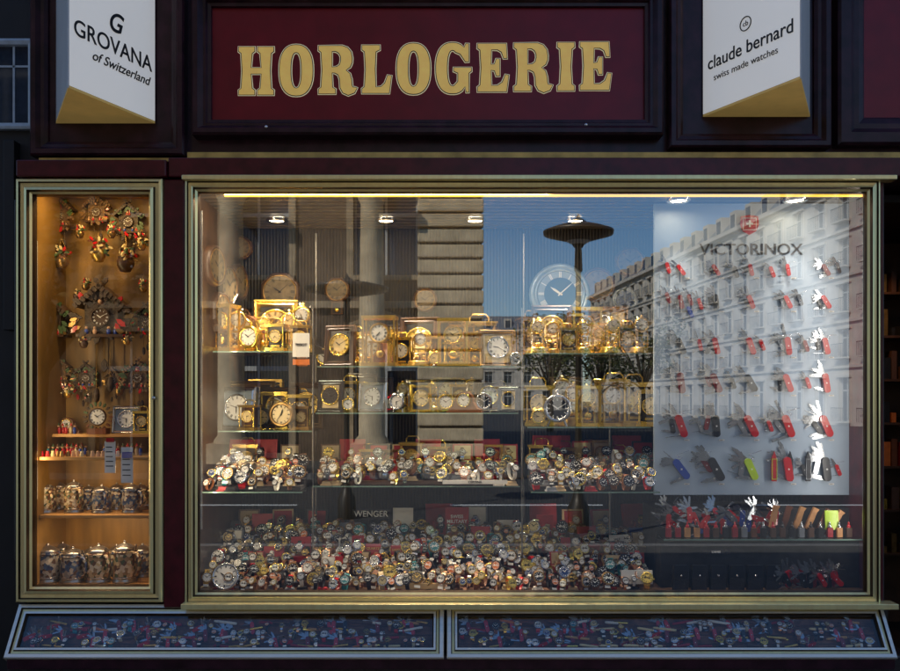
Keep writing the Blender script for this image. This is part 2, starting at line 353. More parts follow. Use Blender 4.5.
mk('L1',xL,xM0-.02,.35,.8,1.865); mk('L2',xL,xM0-.02,.45,.9,1.43); mk('L3',xL,xM0-.02,.15,.7,1.125)
mk('C1',xM0,xM1-.01,.5,.9,1.79); mk('C2',xM0,xM1-.01,.45,.9,1.53); mk('C3',xM0,xM1-.01,.35,.8,1.135)
mk('R1',xM1+.03,xR,.45,.9,1.86); mk('R2',xM1+.03,xR,.35,.8,1.455); mk('R3',xM1+.03,xR,.15,.7,1.125)
# ---------------------------------------------------------------- clock meshes
def dial(b,M,R,face,rim,hand,n=20,roman=False,t=(10,10),ring=None,rw=.12):
    A=M@RX(90)
    b.lathe([(R,-.004),(R*1.03,.004),(R*(1.02),.010),(R*(1-rw*.5),.013),(R*(1-rw),.008)],n,rim,A)
    b.lathe([(R*(1-rw),.006),(0,.006)],n,face,A,False)
    r0=R*(1-rw)
    if ring: b.lathe([(r0*.98,.0066),(r0*.70,.0066)],n,ring,A,False)
    for i in range(12):
        a=rad(i*30)
        if roman:
            k=[2,1,2,3,3,1,2,3,4,2,1,2][i]
            for j in range(k):
                o=(j-(k-1)/2)*R*.055
                b.box(o-R*.016,o+R*.016,-.0078,-.0070,r0*.70,r0*.95,hand,M@Matrix.Rotation(a,4,'Y'))
        else:
            w=R*(.045 if i%3==0 else .028)
            b.box(-w,w,-.0078,-.0070,r0*.74,r0*.94,hand,M@Matrix.Rotation(a,4,'Y'))
    ah=rad(t[0]*30+t[1]*.5); am=rad(t[1]*6)
    b.poly([(-.035*R,-.1*R),(.035*R,-.1*R),(.05*R,.3*R),(0,.5*R),(-.05*R,.3*R)],-.0095,-.0088,hand,M@Matrix.Rotation(ah,4,'Y'))
    b.poly([(-.025*R,-.12*R),(.025*R,-.12*R),(.02*R,.5*R),(0,.72*R),(-.02*R,.5*R)],-.0112,-.0105,hand,M@Matrix.Rotation(am,4,'Y'))
    b.lathe([(R*.05,.007),(R*.05,.0125),(0,.0125)],8,hand,A)
def carriage(g,face,inner,w=.10,h=.15,t=(10,10)):
    b=MB(); d=w*.8
    b.box(-w*.56,w*.56,-d*.56,d*.56,0,.012,g); b.box(-w*.52,w*.52,-d*.52,d*.52,.0125,.020,g)
    b.box(-w*.52,w*.52,-d*.52,d*.52,h-.016,h-.008,g); b.box(-w*.56,w*.56,-d*.56,d*.56,h-.0075,h,g)
    for sx in(-1,1):
        for sy in(-1,1): b.lathe([(.005,.0205),(.004,h*.3),(.0055,h*.5),(.004,h*.7),(.005,h-.0165)],8,g,T(sx*w*.46,sy*d*.46,0))
    b.box(-w*.40,w*.40,-d*.30,d*.3,.0205,h-.0165,inner)
    dial(b,T(0,-d*.30-.001,h*.55),w*.36,face,g,inkb,20,True,t)
    b.box(-w*.25,w*.25,-d*.30-.004,-d*.30-.001,.026,.036,g)
    b.tube([(-w*.3,0,h),(-w*.3,0,h+.018),(-w*.2,0,h+.03),(w*.2,0,h+.03),(w*.3,0,h+.018),(w*.3,0,h)],.0032,g,n=6)
    return b.mesh('carriage_clock')
def domeclock(g,face,R=.055,h=.20,t=(10,10)):
    b=MB()
    b.lathe([(R*1.15,0),(R*1.2,.01),(R*1.05,.018),(R*1.1,.026),(R,.032),(0,.033)],20,g)
    for sx in(-1,1): b.lathe([(.004,.033),(.003,h*.3),(.006,h*.35),(.003,h*.45),(.004,h*.6)],8,g,T(sx*R*.5,0,0))
    dial(b,T(0,-.01,h*.68),R*.66,face,g,inkb,18,True,t,rw=.25); b.sphere(.009,g,T(0,0,h*.68+R*.75),6)
    b.box(-R*.6,R*.6,-.004,.004,h*.42,h*.45,g)
    b.tube([(0,0,h*.42),(0,0,h*.24)],.0015,g,n=5)
    for i in range(4):
        a=i*math.pi/2+.5; b.sphere(.0105,g,T(R*.45*math.cos(a),R*.45*math.sin(a),h*.24),6)
    b.lathe([(R,.033)]+[(R,h*.72)]+[(R*math.cos(rad(a)),h*.72+R*.9*math.sin(rad(a))) for a in(20,40,60,75,90)],20,gd)
    return b.mesh('anniversary_clock')
def framed(fr,pan,face,rim,w=.14,h=.17,R=.05,ring=None,t=(10,10)):
    b=MB(); M=RX(-8)
    b.frame(-w/2,w/2,.0,h,[(0,.012),(0,-.012),(.006,-.018),(.012,-.014),(.018,-.018),(.024,-.006),(.024,.0)],fr,M)
    b.box(-w/2+.02,w/2-.02,-.003,.004,.02,h-.02,pan,M)
    dial(b,M@T(0,-.004,h*.52),R,face,rim,inkb,22,True,t,ring=ring)
    b.box(-w*.2,w*.2,.012,.06,0,.01,fr)
    return b.mesh('table_clock')
def rounddesk(g,face,R=.045,hand=None,bells=False,t=(10,10)):
    b=MB(); dial(b,T(0,-.012,R+.014),R,face,g,hand or inkb,22,False,t,rw=.24)
    b.lathe([(R*.97,0),(R*.97,.03),(R*.7,.036),(0,.036)],22,g,T(0,-.012,R+.014)@RX(-90))
    for s in(-1,1): b.tube([(s*R*.5,0,R*.5),(s*R*.7,0,0)],.004,g,n=6)
    b.lathe([(.004,0),(.004,.01),(.009,.014),(.004,.02)],8,g,T(0,0,2*R+.012))
    if bells:
        for s in(-1,1): b.lathe([(R*.38,0),(R*.34,R*.2),(R*.15,R*.32),(0,R*.34)],12,g,T(s*R*.5,0,2*R*.93+.014)@RY(s*28))
    return b.mesh('desk_clock')
def mantel(w_,face,g):
    b=MB(); out=[(-.11,0),(.11,0),(.11,.02),(.085,.03),(.062,.07)]+[(.06*math.cos(rad(a)),.085+.055*math.sin(rad(a))) for a in range(10,171,16)]+[(-.062,.07),(-.085,.03),(-.11,.02)]
    b.poly(out,-.03,.03,w_); dial(b,T(0,-.031,.082),.046,face,g,inkb,22,True); b.box(-.12,.12,-.036,.036,-.001,.012,w_)
    return b.mesh('mantel_clock')
def cased(g,face,w=.13,h=.20,t=(10,10)):
    b=MB(); b.box(-w/2,w/2,-.045,.045,0,.016,g); b.box(-w/2,w/2,-.045,.045,h-.014,h,g)
    for sx in(-1,1):
        for sy in(-1,1): b.box(sx*(w/2-.006)-.004,sx*(w/2-.006)+.004,sy*.039-.004,sy*.039+.004,.0165,h-.0145,g)
        b.lathe([(.009,.017),(.006,.03),(.006,h*.45),(.010,h*.5)],10,g,T(sx*w*.25,0,0))
    for sy in(-1,1): b.add([(-w/2+.01,sy*.042,.018),(w/2-.01,sy*.042,.018),(w/2-.01,sy*.042,h-.016),(-w/2+.01,sy*.042,h-.016)],[(0,1,2,3)],gd)
    dial(b,T(0,-.012,h*.66),w*.30,face,g,inkb,22,True,t,rw=.22); b.box(-w*.34,w*.34,-.008,.02,h*.47,h*.51,g)
    b.lathe([(.018,0),(.016,.004),(0,.005)],14,g,T(0,-.01,h*.25)@RX(90)); b.tube([(0,-.006,h*.47),(0,-.006,h*.25)],.0018,g,n=5)
    return b.mesh('cased_brass_clock')
def wallclock(fr,face,R=.16,octo=False,g=None,ring=None,pend=False,hand=None):
    b=MB(); n=8 if octo else 32
    A=RX(90)
    if octo: A=RX(90)@RZ(22.5)
    b.lathe([(R*1.25,-.03),(R*1.25,.0),(R*1.18,.018),(R*1.1,.02),(R*1.02,.008),(R*.9,.006)],n,fr,A,not octo)
    dial(b,T(0,-.006,0),R,face,g or fr,hand or inkb,32,True,t=(10,8),ring=ring,rw=.06)
    if pend:
        b.box(-R*.5,R*.5,-.02,.028,-R*2.3,-R*1.15,fr); b.box(-R*.38,R*.38,-.024,-.021,-R*2.2,-R*1.25,black); b.lathe([(R*.2,0),(R*.15,.006),(0,.007)],14,gold,T(0,-.026,-R*1.9)@RX(90))
    return b.mesh('wall_clock')
CC=[carriage(gold,dcr,black,t=(7,22)),carriage(goldd,dw,black,.12,.17),carriage(brz,dcr,wood,t=(4,50)),carriage(goldd,dgold,wood,.11,.16,t=(1,37)),carriage(gold,dw,black,.12,.17,t=(11,5)),carriage(gold,dcr,wood,.11,.16,t=(2,30))]
DC=[domeclock(gold,dcr),domeclock(goldd,dw,.06,.22,t=(8,18)),domeclock(gold,dgold,.05,.19,t=(2,42)),domeclock(gold,dw,.05,.2,t=(5,25))]
FC=[framed(gold,dcr,dw,gold),framed(steel,dsil,dw,steel,.19,.19,.06,t=(5,48)),framed(wood,black,dcr,gold,.15,.19,.052,dgold),framed(black,dcr,dk,gold,.14,.17),framed(brz,dcr,dw,steel,.2,.2,.06,t=(9,20)),framed(gold,black,dcr,gold,.16,.2,.06,t=(3,40)),framed(wood,wood,dw,gold,.16,.18,.055,t=(6,33))]
RC=[rounddesk(gold,dw),rounddesk(steel,dw,.042,bells=True,t=(6,12)),rounddesk(brz,dcr,.05,t=(12,36)),rounddesk(black,dcr,.045,t=(3,5)),rounddesk(steel,dk,.045,dw),rounddesk(gold,dcr,.04,bells=True,t=(8,50)),rounddesk(redp,dw,.04,bells=True,t=(7,10))]
MC=[mantel(wood,dcr,gold),mantel(woodr,dw,gold),mantel(black,dcr,gold)]
BC=[cased(gold,dcr),cased(goldd,dw,.15,.22,t=(7,35)),cased(gold,dgold,.12,.19,t=(1,15)),cased(gold,dk,.12,.2),cased(brz,dw,.12,.2)]
def put(me,px,py,d,sc=1,rz=0,z=None):
    x,zz=W(px,py,d); return inst(me,me.name.split('.')[0],(x,d,z if z is not None else zz),rz,sc)
def fill(k,lst):
    z=SH[k][4]
    for px,d,me,sc in lst: put(me,px,0,d,sc*1.12,R_.uniform(-22,14),z)
def backfill(k,n,lo=.8,hi=1.1,d0=.68,d1=.85):
    x0,x1,y0,y1,z=SH[k]; pool=CC+CC+DC+DC+BC+RC+MC+MC+FC+FC
    for i in range(n):
        d=R_.uniform(d0,min(d1,y1-.05)); me=R_.choice(pool)
        inst(me,me.name.split('.')[0],(x0+.05+(x1-x0-.1)*(i+.5)/n+R_.uniform(-.02,.02),d,z),R_.uniform(-22,22),R_.uniform(lo,hi))
fill('L1',((207,.50,DC[1],1.05),(222,.42,BC[0],1.15),(238,.52,DC[1],1.1),(251,.40,RC[0],1.2),(264,.48,DC[2],1.1),(277,.42,CC[0],.9),(290,.5,DC[0],1.15),(301,.42,CC[3],.8)))
backfill('L1',8,1.3,1.75,.62,.74)
fill('L2',((236,.55,FC[1],1.15),(283,.52,RC[2],1.25),(212,.6,MC[0],.8),(262,.6,RC[3],1.1),(302,.6,CC[2],.8),(207,.5,RC[5],.8),(250,.5,CC[5],.8))); backfill('L2',8,1.1,1.5,.72,.84)
fill('C1',((339,.55,FC[2],1.1),(380,.55,BC[1],1.15),(453,.55,BC[0],1.2),(498,.6,FC[4],.95),(420,.62,DC[1],.95),(360,.66,DC[0],.9),(325,.65,RC[0],.9),(475,.68,BC[2],.95),(402,.68,CC[4],.9),(515,.6,RC[4],.7),(434,.58,RC[5],.8))); backfill('C1',11,1.1,1.6,.76,.84)
fill('C2',((330,.52,FC[3],.95),(348,.52,RC[0],.7),(372,.6,FC[1],.8),(398,.5,RC[1],.95),(421,.55,FC[5],.7),(446,.6,RC[0],.9),(465,.52,MC[1],.75),(484,.56,RC[4],.95),(508,.5,FC[3],.75))); backfill('C2',13,.9,1.2,.66,.8)
fill('R1',((538,.55,DC[0],1.0),(552,.62,DC[1],.9),(567,.52,CC[3],.8),(583,.55,DC[2],1.0),(598,.6,BC[0],.8),(612,.5,DC[0],1.0),(627,.58,CC[1],.85),(642,.5,DC[1],.95))); backfill('R1',8,1.2,1.6,.68,.84)
fill('R2',((538,.42,RC[5],.9),(557,.42,RC[4],1.5),(588,.45,BC[2],1.05),(612,.45,BC[1],1.05),(634,.47,CC[3],1.35),(652,.42,CC[0],1.2),(574,.56,DC[1],1.1))); backfill('R2',8,1.25,1.6,.62,.74)
for k,n in(('L3',3),('C3',7),('R3',5)):
    x0,x1,y0,y1,z=SH[k]
    for i in range(n): inst(R_.choice(CC+RC+BC),'desk_clock',(x0+.06+(x1-x0-.12)*(i+R_.uniform(.2,.8))/n,y1-.06,z+.03),R_.uniform(-20,20),R_.uniform(.9,1.2))
WC=[wallclock(dsil,dslate,.15,ring=dsil,hand=dw),wallclock(wood,daged,.10,True,brz,pend=True),wallclock(wood,daged,.11,g=brz),wallclock(dsil,dbl,.10),wallclock(wood,daged,.12,True,brz)]
for px,py,me,sc,d in((560,294,WC[0],1.0,.94),(598,285,WC[2],.8,.94),(630,262,WC[4],.65,.94),(280,292,WC[4],.85,.94),(337,290,WC[1],.65,.94),(425,300,WC[2],.55,.94),(240,248,WC[2],.55,.94),(625,300,WC[3],.6,.94)):
    put(me,px,py,d,sc)
for yy,zz,me in((.30,2.32,WC[2]),(.55,2.25,WC[4]),(.8,2.3,WC[2]),(.42,2.08,WC[4])): inst(me,'wall_clock',(IX0+.035,yy,zz),80,.8)
# ---------------------------------------------------------------- wristwatches
def watch(case,dl,strap,link=False,hand=None,R=.020,bez=None):
    b=MB(); hand=hand or inkb
    M=T(0,0,.036)@RX(-24)
    D=M@T(0,-.024,0)
    A=D@RX(90)
    b.lathe([(R*.9,-.003),(R,0),(R*1.02,.005),(R*.98,.0075)],18,case,A)
    b.lathe([(R*.98,.0075),(R*.82,.0095),(R*.78,.0080)],18,bez or case,A)
    b.lathe([(R*.79,.0080),(0,.0080)],18,dl,A,False)
    for i in range(12):
        w=R*(.06 if i%3==0 else .035); b.box(-w,w,-.0092,-.0086,R*.56,R*.75,hand,D@RY(i*30))
    for a,l,w in((-52,.42,.06),(48,.62,.045)):
        b.box(-w*R,w*R,-.0102,-.0096,-.1*R,l*R,hand,D@RY(a))
    if R_.random()<.5:
        for sx in(-.33,.33): b.lathe([(R*.17,.0084),(0,.0084)],8,hand,D@T(sx*R,0,0)@RX(90),False)
    b.lathe([(.003,0),(.003,.005),(0,.005)],8,case,D@T(R,-.003,0)@RY(90))
    n=26; vs=[];fs=[]
    for i in range(n):
        a=2*math.pi*i/n
        k=1+(.05 if (link and i%2) else 0)
        w=(.0105-.003*abs(math.sin(a/2)))*(R/.02)*(1.0 if not(link and i%2) else .93)
        y=-.022*math.cos(a)*k; zz=.033*math.sin(a)*k; y2=y*.88; z2=zz*.90
        vs+=[(-w,y,zz),(w,y,zz),(w,y2,z2),(-w,y2,z2)]
    for i in range(n):
        j=(i+1)%n
        for q in range(4): fs.append((i*4+q,i*4+(q+1)%4,j*4+(q+1)%4,j*4+q))
    b.add(vs,fs,strap,M)
    if R_.random()<.3:
        b.box(-.010,.010,-.040,-.039,.0,.009,white_p,T(R_.uniform(-.006,.006),0,.001)@RX(-20))
    return b.mesh('wristwatch')
combos=[(steel,dk,steel,True,dw),(gold,dw,gold,True),(gold,dw,leatherb),(gold,dcr,leatherb),(gold,dk,leatherk,False,dgold),(steel,dw,leatherb),(rose,dk,leatherb,False,dw),(steel,dw,steel,True),
(black,dk,black,False,dw),(rose,dw,leatherb),(steel,dw,leatherk),(rose,dw,rose,True),(gold,dgold,gold,True),(steel,dk,redp,False,dw),(black,dw,leatherk),(gold,dw,leatherb),(steel,dbl,steel,False,dw),(gold,daged,leatherk,False,dgold),(steel,dk,leatherk,False,dw),(steel,dw,redp),(steel,dcr,creambox),(steel,tealp,tealp,False,dw),(steel,dw,white_p),(black,orange,black,False,dw)]
WT=[]
for rep in range(2):
    for c in combos: WT.append(watch(c[0],c[1],c[2],c[3] if len(c)>3 else False,c[4] if len(c)>4 else None,R=R_.choice([.015,.018,.021,.025]),bez=R_.choice([None,None,black,gold,brz])))
def risers(x0,x1,tiers,z0,m,name):
    b=MB()
    for y0,y1,h in tiers: b.box(x0,x1,y0,y1,z0+.0005,z0+h,m)
    return b.obj(name,bevel=.002)
HOLD=[]
for m in(redbox,black,creambox,brownbox,white_p,greybox,redbox):
    b=MB(); b.poly([(-.03,0),(.03,0),(.03,.006),(-.03,.006)],-.035,.03,m); b.poly([(-.026,.006),(.026,.006),(.022,.022),(-.022,.022)],-.02,.02,m); HOLD.append(b.mesh('watch_plinth'))
def rows(par,x0,x1,rws,z0,sp=.052,sc=1.1,skip=.04):
    for y,h in rws:
        x=x0+R_.uniform(.02,.04)
        mood=R_.choice(WT)
        while x<x1-.02:
            if R_.random()<.12: mood=R_.choice(WT)
            if R_.random()>skip:
                hh=0; yy=y+R_.uniform(-.018,.018)
                if R_.random()<.30:
                    inst(R_.choice(HOLD),'watch_plinth',(x,yy,z0+h+.001),R_.uniform(-8,8),1,par); hh=.022
                me=mood if R_.random()<.30 else R_.choice(WT)
                inst(me,'wristwatch',(x,yy,z0+h+.001+hh),R_.uniform(-30,30),sc*R_.uniform(.8,1.3),par,R_.uniform(-8,8),R_.uniform(-8,8))
            x+=sp*R_.uniform(.75,1.4)
fx0,fx1=IX0+.01,W(658,0,.1)[0]
risers(fx0,fx1,[(.20,.30,.025),(.302,.42,.055),(.422,.54,.09),(.542,.66,.125),(.662,.80,.16)],IZ0,felt,'display_riser')
par=empty('wristwatch_floor_display')
rows(par,fx0,fx1,[(.10,0),(.165,0),(.235,.025),(.285,.025),(.345,.055),(.40,.055),(.46,.09),(.52,.09),(.58,.125),(.64,.125),(.70,.16),(.76,.16)],IZ0,.053,1.18,.08)
par2=empty('wristwatch_shelf_display')
for k,t in(('L3',4),('C3',3),('R3',4)):
    x0,x1,y0,y1,z=SH[k]
    tiers=[(y0+.07+i*.1,y0+.165+i*.1,.022+.028*i) for i in range(t-1)]
    risers(x0+.02,x1-.02,tiers,z,dfelt if k!='C3' else brownbox,'display_riser')
    rows(par2,x0+.01,x1-.01,[(y0+.035,0)]+[(a+.03,h) for a,_,h in tiers]+[(a+.08,h) for a,_,h in tiers],z,.055,1.18,.12)
def pbox(m,lin,w=.10):
    b=MB(); b.box(-w/2,w/2,-w*.4,w*.4,0,.035,m); b.box(-w/2+.008,w/2-.008,-w*.4+.008,w*.4-.008,.035,.038,lin)
    L=T(0,w*.4,.036)@RX(-12); b.box(-w/2,w/2,0,.02,0,w*.85,m,L); b.box(-w/2+.008,w/2-.008,-.003,-.0005,.008,w*.85-.008,lin,L)
    b.lathe([(w*.18,.0),(w*.2,.01),(w*.18,.02),(0,.02)],12,lin,T(-w*.3,0,.05)@RY(90)@S(1,1,w*30*.2))
    return b.mesh('watch_presentation_box')
PB=[pbox(redbox,creambox),pbox(brownbox,creambox),pbox(black,redbox),pbox(greybox,white_p,.12),pbox(redbox,redbox,.13),pbox(creambox,redbox)]
def box_at(px,d,z,i,sc=1):
    x,_=W(px,0,d); o=inst(PB[i],'watch_presentation_box',(x,d,z),R_.uniform(-12,12),sc)
    inst(R_.choice(WT),'displayed_watch',(x,d-.01,z+.034*sc),R_.uniform(-8,8),1.2,par2)
for px,i in((545,4),(562,4),(585,0),(605,1),(628,4),(645,2)): box_at(px,.56,SH['R3'][4]+.09,i,1.25)
for px,i in((330,1),(352,4),(378,2),(402,5),(425,4),(462,0),(490,4),(508,0)): box_at(px,.66,SH['C3'][4]+.07,i,1.15)
for px,i in((212,2),(235,4),(262,4),(290,1)): box_at(px,.56,SH['L3'][4]+.09,i,1.1)
for px,i in((215,4),(248,1),(283,5),(315,2),(440,4),(475,3),(545,4),(575,5),(605,0),(640,4)): box_at(px,.82,IZ0+.17,i,1.25)
for px,i,d,h in((255,0,.33,.055),(272,4,.35,.055),(500,5,.45,.09),(636,4,.3,.03),(618,2,.45,.09),(300,4,.46,.09),(640,1,.55,.125),(415,2,.45,.09),(360,1,.34,.055),(560,0,.33,.055),(230,3,.55,.125),(480,4,.58,.13),(590,4,.58,.13),(330,0,.58,.13)): box_at(px,d,IZ0+h,i,.85)
def card(t,px,py,w,h,d,m,tm,sz,rz=0):
    x,z=W(px,py,d); e=empty('brand_display_card',(x,d,z)); e.rotation_euler=(rad(-6),0,rad(rz))
    b=MB(); b.box(-w/2,w/2,0,.008,-h/2,h/2,m); b.box(-w*.3,w*.3,.009,.05,-h/2,-h/2+.006,m); b.obj('card',e,bevel=.001)
    if t: text(t,sz,(0,-.002,0),tm,e,name='card_text',off=.0004)
card('WENGER',371,514,.22,.06,.74,dk,dw,.048); card('SWATCH',350,531,.13,.10,.76,greybox,dw,.028); card('',403,518,.12,.12,.76,white_p,dw,.03)
card('SWISS\nMILITARY',457,519,.14,.14,.74,redbox,dw,.028); card('SWISS MADE',585,536,.32,.09,.78,creambox,inkb,.035); card('Quartz',508,530,.13,.12,.78,white_p,inkb,.03)
card('TIMEX',228,530,.14,.11,.74,dk,dw,.03); card('',262,522,.12,.10,.76,redbox,dw,.02); card('CASIO',640,535,.13,.09,.72,bluep,dw,.032); card('',545,525,.10,.12,.76,redbox,dw,.02); card('FOSSIL',300,535,.12,.08,.70,creambox,inkb,.028)
for i in range(16):
    d=R_.choice([.31,.43,.55,.67]); t=R_.choice(['SWISS','CHF','NEW','QUARTZ','','SALE','']); m,tm=R_.choice([(redbox,dw),(white_p,inkb),(dk,dgold),(creambox,inkb),(redbox,dgold),(white_p,redp)])
    px=R_.uniform(215,650); zt={.31:.055,.43:.09,.55:.125,.67:.16}[d]; x,_=W(px,0,d); w_=R_.uniform(.05,.09)
    e=empty('brand_display_card',(x,d,IZ0+zt+R_.uniform(.045,.075))); e.rotation_euler=(rad(-8),0,rad(R_.uniform(-10,10)))
    b=MB(); b.box(-w_/2,w_/2,0,.006,-.05,.03,m); b.obj('card',e,bevel=.001)
    if t: text(t,.018,(0,-.002,.005),tm,e,name='card_text')
card('TISSOT',301,345,.09,.13,.33,white_p,inkb,.02); card('',301,362,.09,.03,.325,orange,inkb,.02)
card('CERTINA',475,482,.35,.022,.33,white_p,inkb,.018); card('',420,586,.26,.03,.07,mat('gold_plinth',(.6,.42,.2),.4,.3),inkb,.018); card('',637,577,.16,.07,.10,white_p,inkb,.02)
b=MB(); dial(b,T(0,0,.078)@RX(-20),.068,dw,steel,inkb,30,rw=.14,t=(10,12)); b.tube([(-.05,.01,.1),(-.09,.05,.06),(-.05,.09,.01),(.03,.1,.0),(.06,.06,.05)],.014,leatherb); b.box(-.04,.04,.0,.03,0,.02,black)
x,_=W(226,0,.1); b.obj('oversized_display_watch',loc=(x,.09,IZ0+.001))
# ---------------------------------------------------------------- knife board
bd=empty('knife_display_board'); bx0,bz0=W(654,495,.30); bx1,bz1=W(856,195,.30)
b=MB(); b.box(bx0,bx1,.30,.32,bz0,bz1-.03,board); b.obj('board_panel',bd,bevel=.003)
x,z=W(751,250,.3); text('VICTORINOX',.083,(x,.298,z),mat('logo_grey',(.02,.022,.03),.5),bd,name='board_lettering',sx=1.08,off=.001)
x,z=W(749,225,.3); b=MB()
b.poly([(0,-.055),(.035,-.035),(.05,.0),(.046,.045),(0,.052),(-.046,.045),(-.05,0),(-.035,-.035)],.290,.299,redp,T(x,0,z)); b.frame(-.036,.036,-.030,.036,[(0,.289),(.003,.289)],dw,T(x,0,z))
for a in(0,90): b.box(-.018,.018,.2875,.289,-.005,.005,dw,T(x,0,z+.004)@T(0,-.001*(a>0),0)@RY(a))
b.obj('shield_emblem',bd)
def blade(b,L,w,y,M,kind=0):
    if kind==0: p=[(0,-w/2),(L*.7,-w/2),(L,w*.1),(L*.85,w*.45),(0,w/2)]
    elif kind==1: p=[(0,-w*.35),(L*.55,-w*.35),(L*.6,-w*.1),(L*.7,-w*.4),(L,-w*.3),(L*.98,w*.4),(0,w*.35)]
    elif kind==2: p=[(0,-w*.2),(L*.2,-w*.5),(L*.95,-w*.35),(L,w*.3),(0,w*.3)]
    else: p=[(0,-w*.15),(L,-w*.06),(L,w*.06),(0,w*.15)]
    b.poly(p,y,y+.0015,bladem,M)
def knife(hm,nb=5,L=.095,seed=0,hw=.029):
    r=random.Random(seed); b=MB(); H=RY(72+r.uniform(-8,8))
    def cap(l,h): return [(l/2-h/2+h/2*math.cos(rad(a)),h/2*math.sin(rad(a))) for a in range(-90,91,22)]+[(-l/2+h/2+h/2*math.cos(rad(a)),h/2*math.sin(rad(a))) for a in range(90,271,22)]
    b.poly(cap(L,hw),-.010,-.002,hm,H); b.poly(cap(L*.97,hw*1.02),-.002,.006,bladem,H); b.poly(cap(L,hw),.006,.012,hm,H)
    b.box(-.004,.004,-.0112,-.0101,-.0012,.0012,dw,H); b.box(-.0012,.0012,-.0116,-.0113,-.004,.004,dw,H)
    e1=H@Vector((-L/2+.008,0,0)); e2=H@Vector((L/2-.008,0,0))
    for i in range(nb):
        top=i%4!=3; P=e1 if top else e2
        a=[188,210,168,0,232,198,250,150,340][i%9]+r.uniform(-9,9)
        if not top: a=r.uniform(165,195)
        blade(b,r.uniform(.055,.085),.016,-.004+.0020*i,T(P.x,0,P.z)@RY(a),r.choice([0,0,1,2,3]))
    if r.random()<.4: b.tube([(e1.x,0,e1.z)]+[(e1.x+.02*math.sin(t*.9)+t*.006,0,e1.z+.004*t) for t in range(1,9)],.0012,steel,n=5)
    return b.mesh('pocket_knife')
KN=[knife(redp,5+i%5,seed=i+3) for i in range(8)]; KB=knife(bluep,6,seed=31); KL=knife(limep,5,seed=35); KK=knife(black,8,seed=40); KD=knife(mat('dark_red_handle',(.20,.010,.012),.3),8,seed=44); KS=knife(bladem,7,seed=48)
KC=mat('clear_peg',(.5,.5,.5),.2)
k=0
for r,(py,sc) in enumerate(((270,.72),(302,.85),(346,1.05),(383,1.15),(426,1.3),(469,1.4))):
    for c,px in enumerate((681,716,751,788,826)):
        x,z=W(px,py,.285); me=KN[(k*5+r)%8]
        if (k*7)%11 in(2,6): me=KD
        if (k*7)%11 in(4,9): me=KK
        if r==5: me=(KB,KK,KL,KN[2],KK)[c]
        inst(me,'pocket_knife',(x,.287,z),0,sc*R_.uniform(.92,1.05),None,0,R_.uniform(-14,14)); k+=1
        if R_.random()<.8: inst(R_.choice([KS,KK,KD,KK]),'pocket_knife',(x-.035*sc,.293,z+R_.uniform(-.02,.02)),0,sc*.66,None,0,R_.uniform(-40,40))
        b=MB(); b.box(-.014,.014,0,.001,-.004,.004,white_p); b.box(-.010,.006,-.0005,-.0001,-.001,.001,inkb)
        b.lathe([(.006,0),(.006,.012),(0,.012)],8,KC,T(-.04,0,.03)@RX(90)); b.obj('price_tag',bd,loc=(x+.035,.297,z-.058*sc))
for px,py,me in((668,298,KD),(690,300,KD),(700,304,KN[4]),(800,300,KS),(690,312,KB),(762,345,KN[5]),(700,345,KN[3]),(804,470,KK),(838,470,KN[0]),(736,272,KK),(772,272,KN[5]),(838,268,KS),(733,383,KK),(770,426,KN[1]),(700,426,KS),(668,268,KN[2]),(806,346,KD),(808,383,KN[6])):
    x,z=W(px,py,.285); inst(me,'pocket_knife',(x,.286,z),0,.68)
for px in(774,790,808):
    x,z=W(px,468,.285); b=MB(); b.poly([(-.012,-.07),(.012,-.07),(.016,0),(.012,.05),(0,.09),(-.012,.05),(-.015,0)],-.008,.006,{774:redp,790:black,808:black}[px]); b.frame(-.014,.014,-.06,.05,[(0,-.010),(.003,-.010)],limep if px==774 else bladem); b.obj('folding_knife',loc=(x,.286,z))
x0,_=W(660,0,.2); x1=2.15
b=MB(); b.box(x0,x1,.30,.6,IZ0,1.02,dfelt); b.box(x0,x1,.19,.298,IZ0,.86,dfelt); b.obj('knife_display_steps',bevel=.004)
shelf(x0,x1,.12,.30,.885)
x,z=W(795,545,.22); b=MB()
b.box(-.2,.2,-.01,.03,-.03,.01,black); beech=mat('beech_handle',(.55,.26,.09),.5,0,.2)
for i in range(6):
    M=T(-.16+i*.055,-.02+.001*i,.0)@RY(14+4*i); b.poly([(-.012,.0),(.012,.0),(.010,.10),(-.010,.10)],-.004,-.002,bladem,M)
    b.poly([(-.011,.10),(.011,.10),(.016,.15),(.012,.20),(.017,.22),(-.013,.22),(-.012,.15)],-.012,.006,woodr if i%3==1 else beech,M)
b.obj('knife_stand',loc=(x,.22,z))
KT=list(KN)
for i in range(24):
    px=664+i*4.8+R_.uniform(-2,2); x,_=W(px,0,.25); inst(R_.choice(KT+[KK,KK,KD,KB,KD,KS]),'pocket_knife',(x,.21+R_.uniform(0,.08),.95+R_.uniform(-.02,.06)),R_.uniform(-20,20),.9,None,R_.uniform(-20,5),R_.uniform(-60,60))
for i in range(20):
    x,_=W(664+i*9.3,0,.26); b=MB(); mm=R_.choice([black,black,woodr,greybox,redbox,beech,brownbox]); b.box(-.014,.014,-.01,.01,0,.05,mm); b.lathe([(.010,.05),(.010,.06),(.005,.065),(.005,.08),(0,.08)],10,R_.choice([bladem,redp,black])); b.obj('knife_sharpener',loc=(x,.17,.887),bevel=.002)
card('',832,520,.07,.10,.18,limep,inkb,.02)
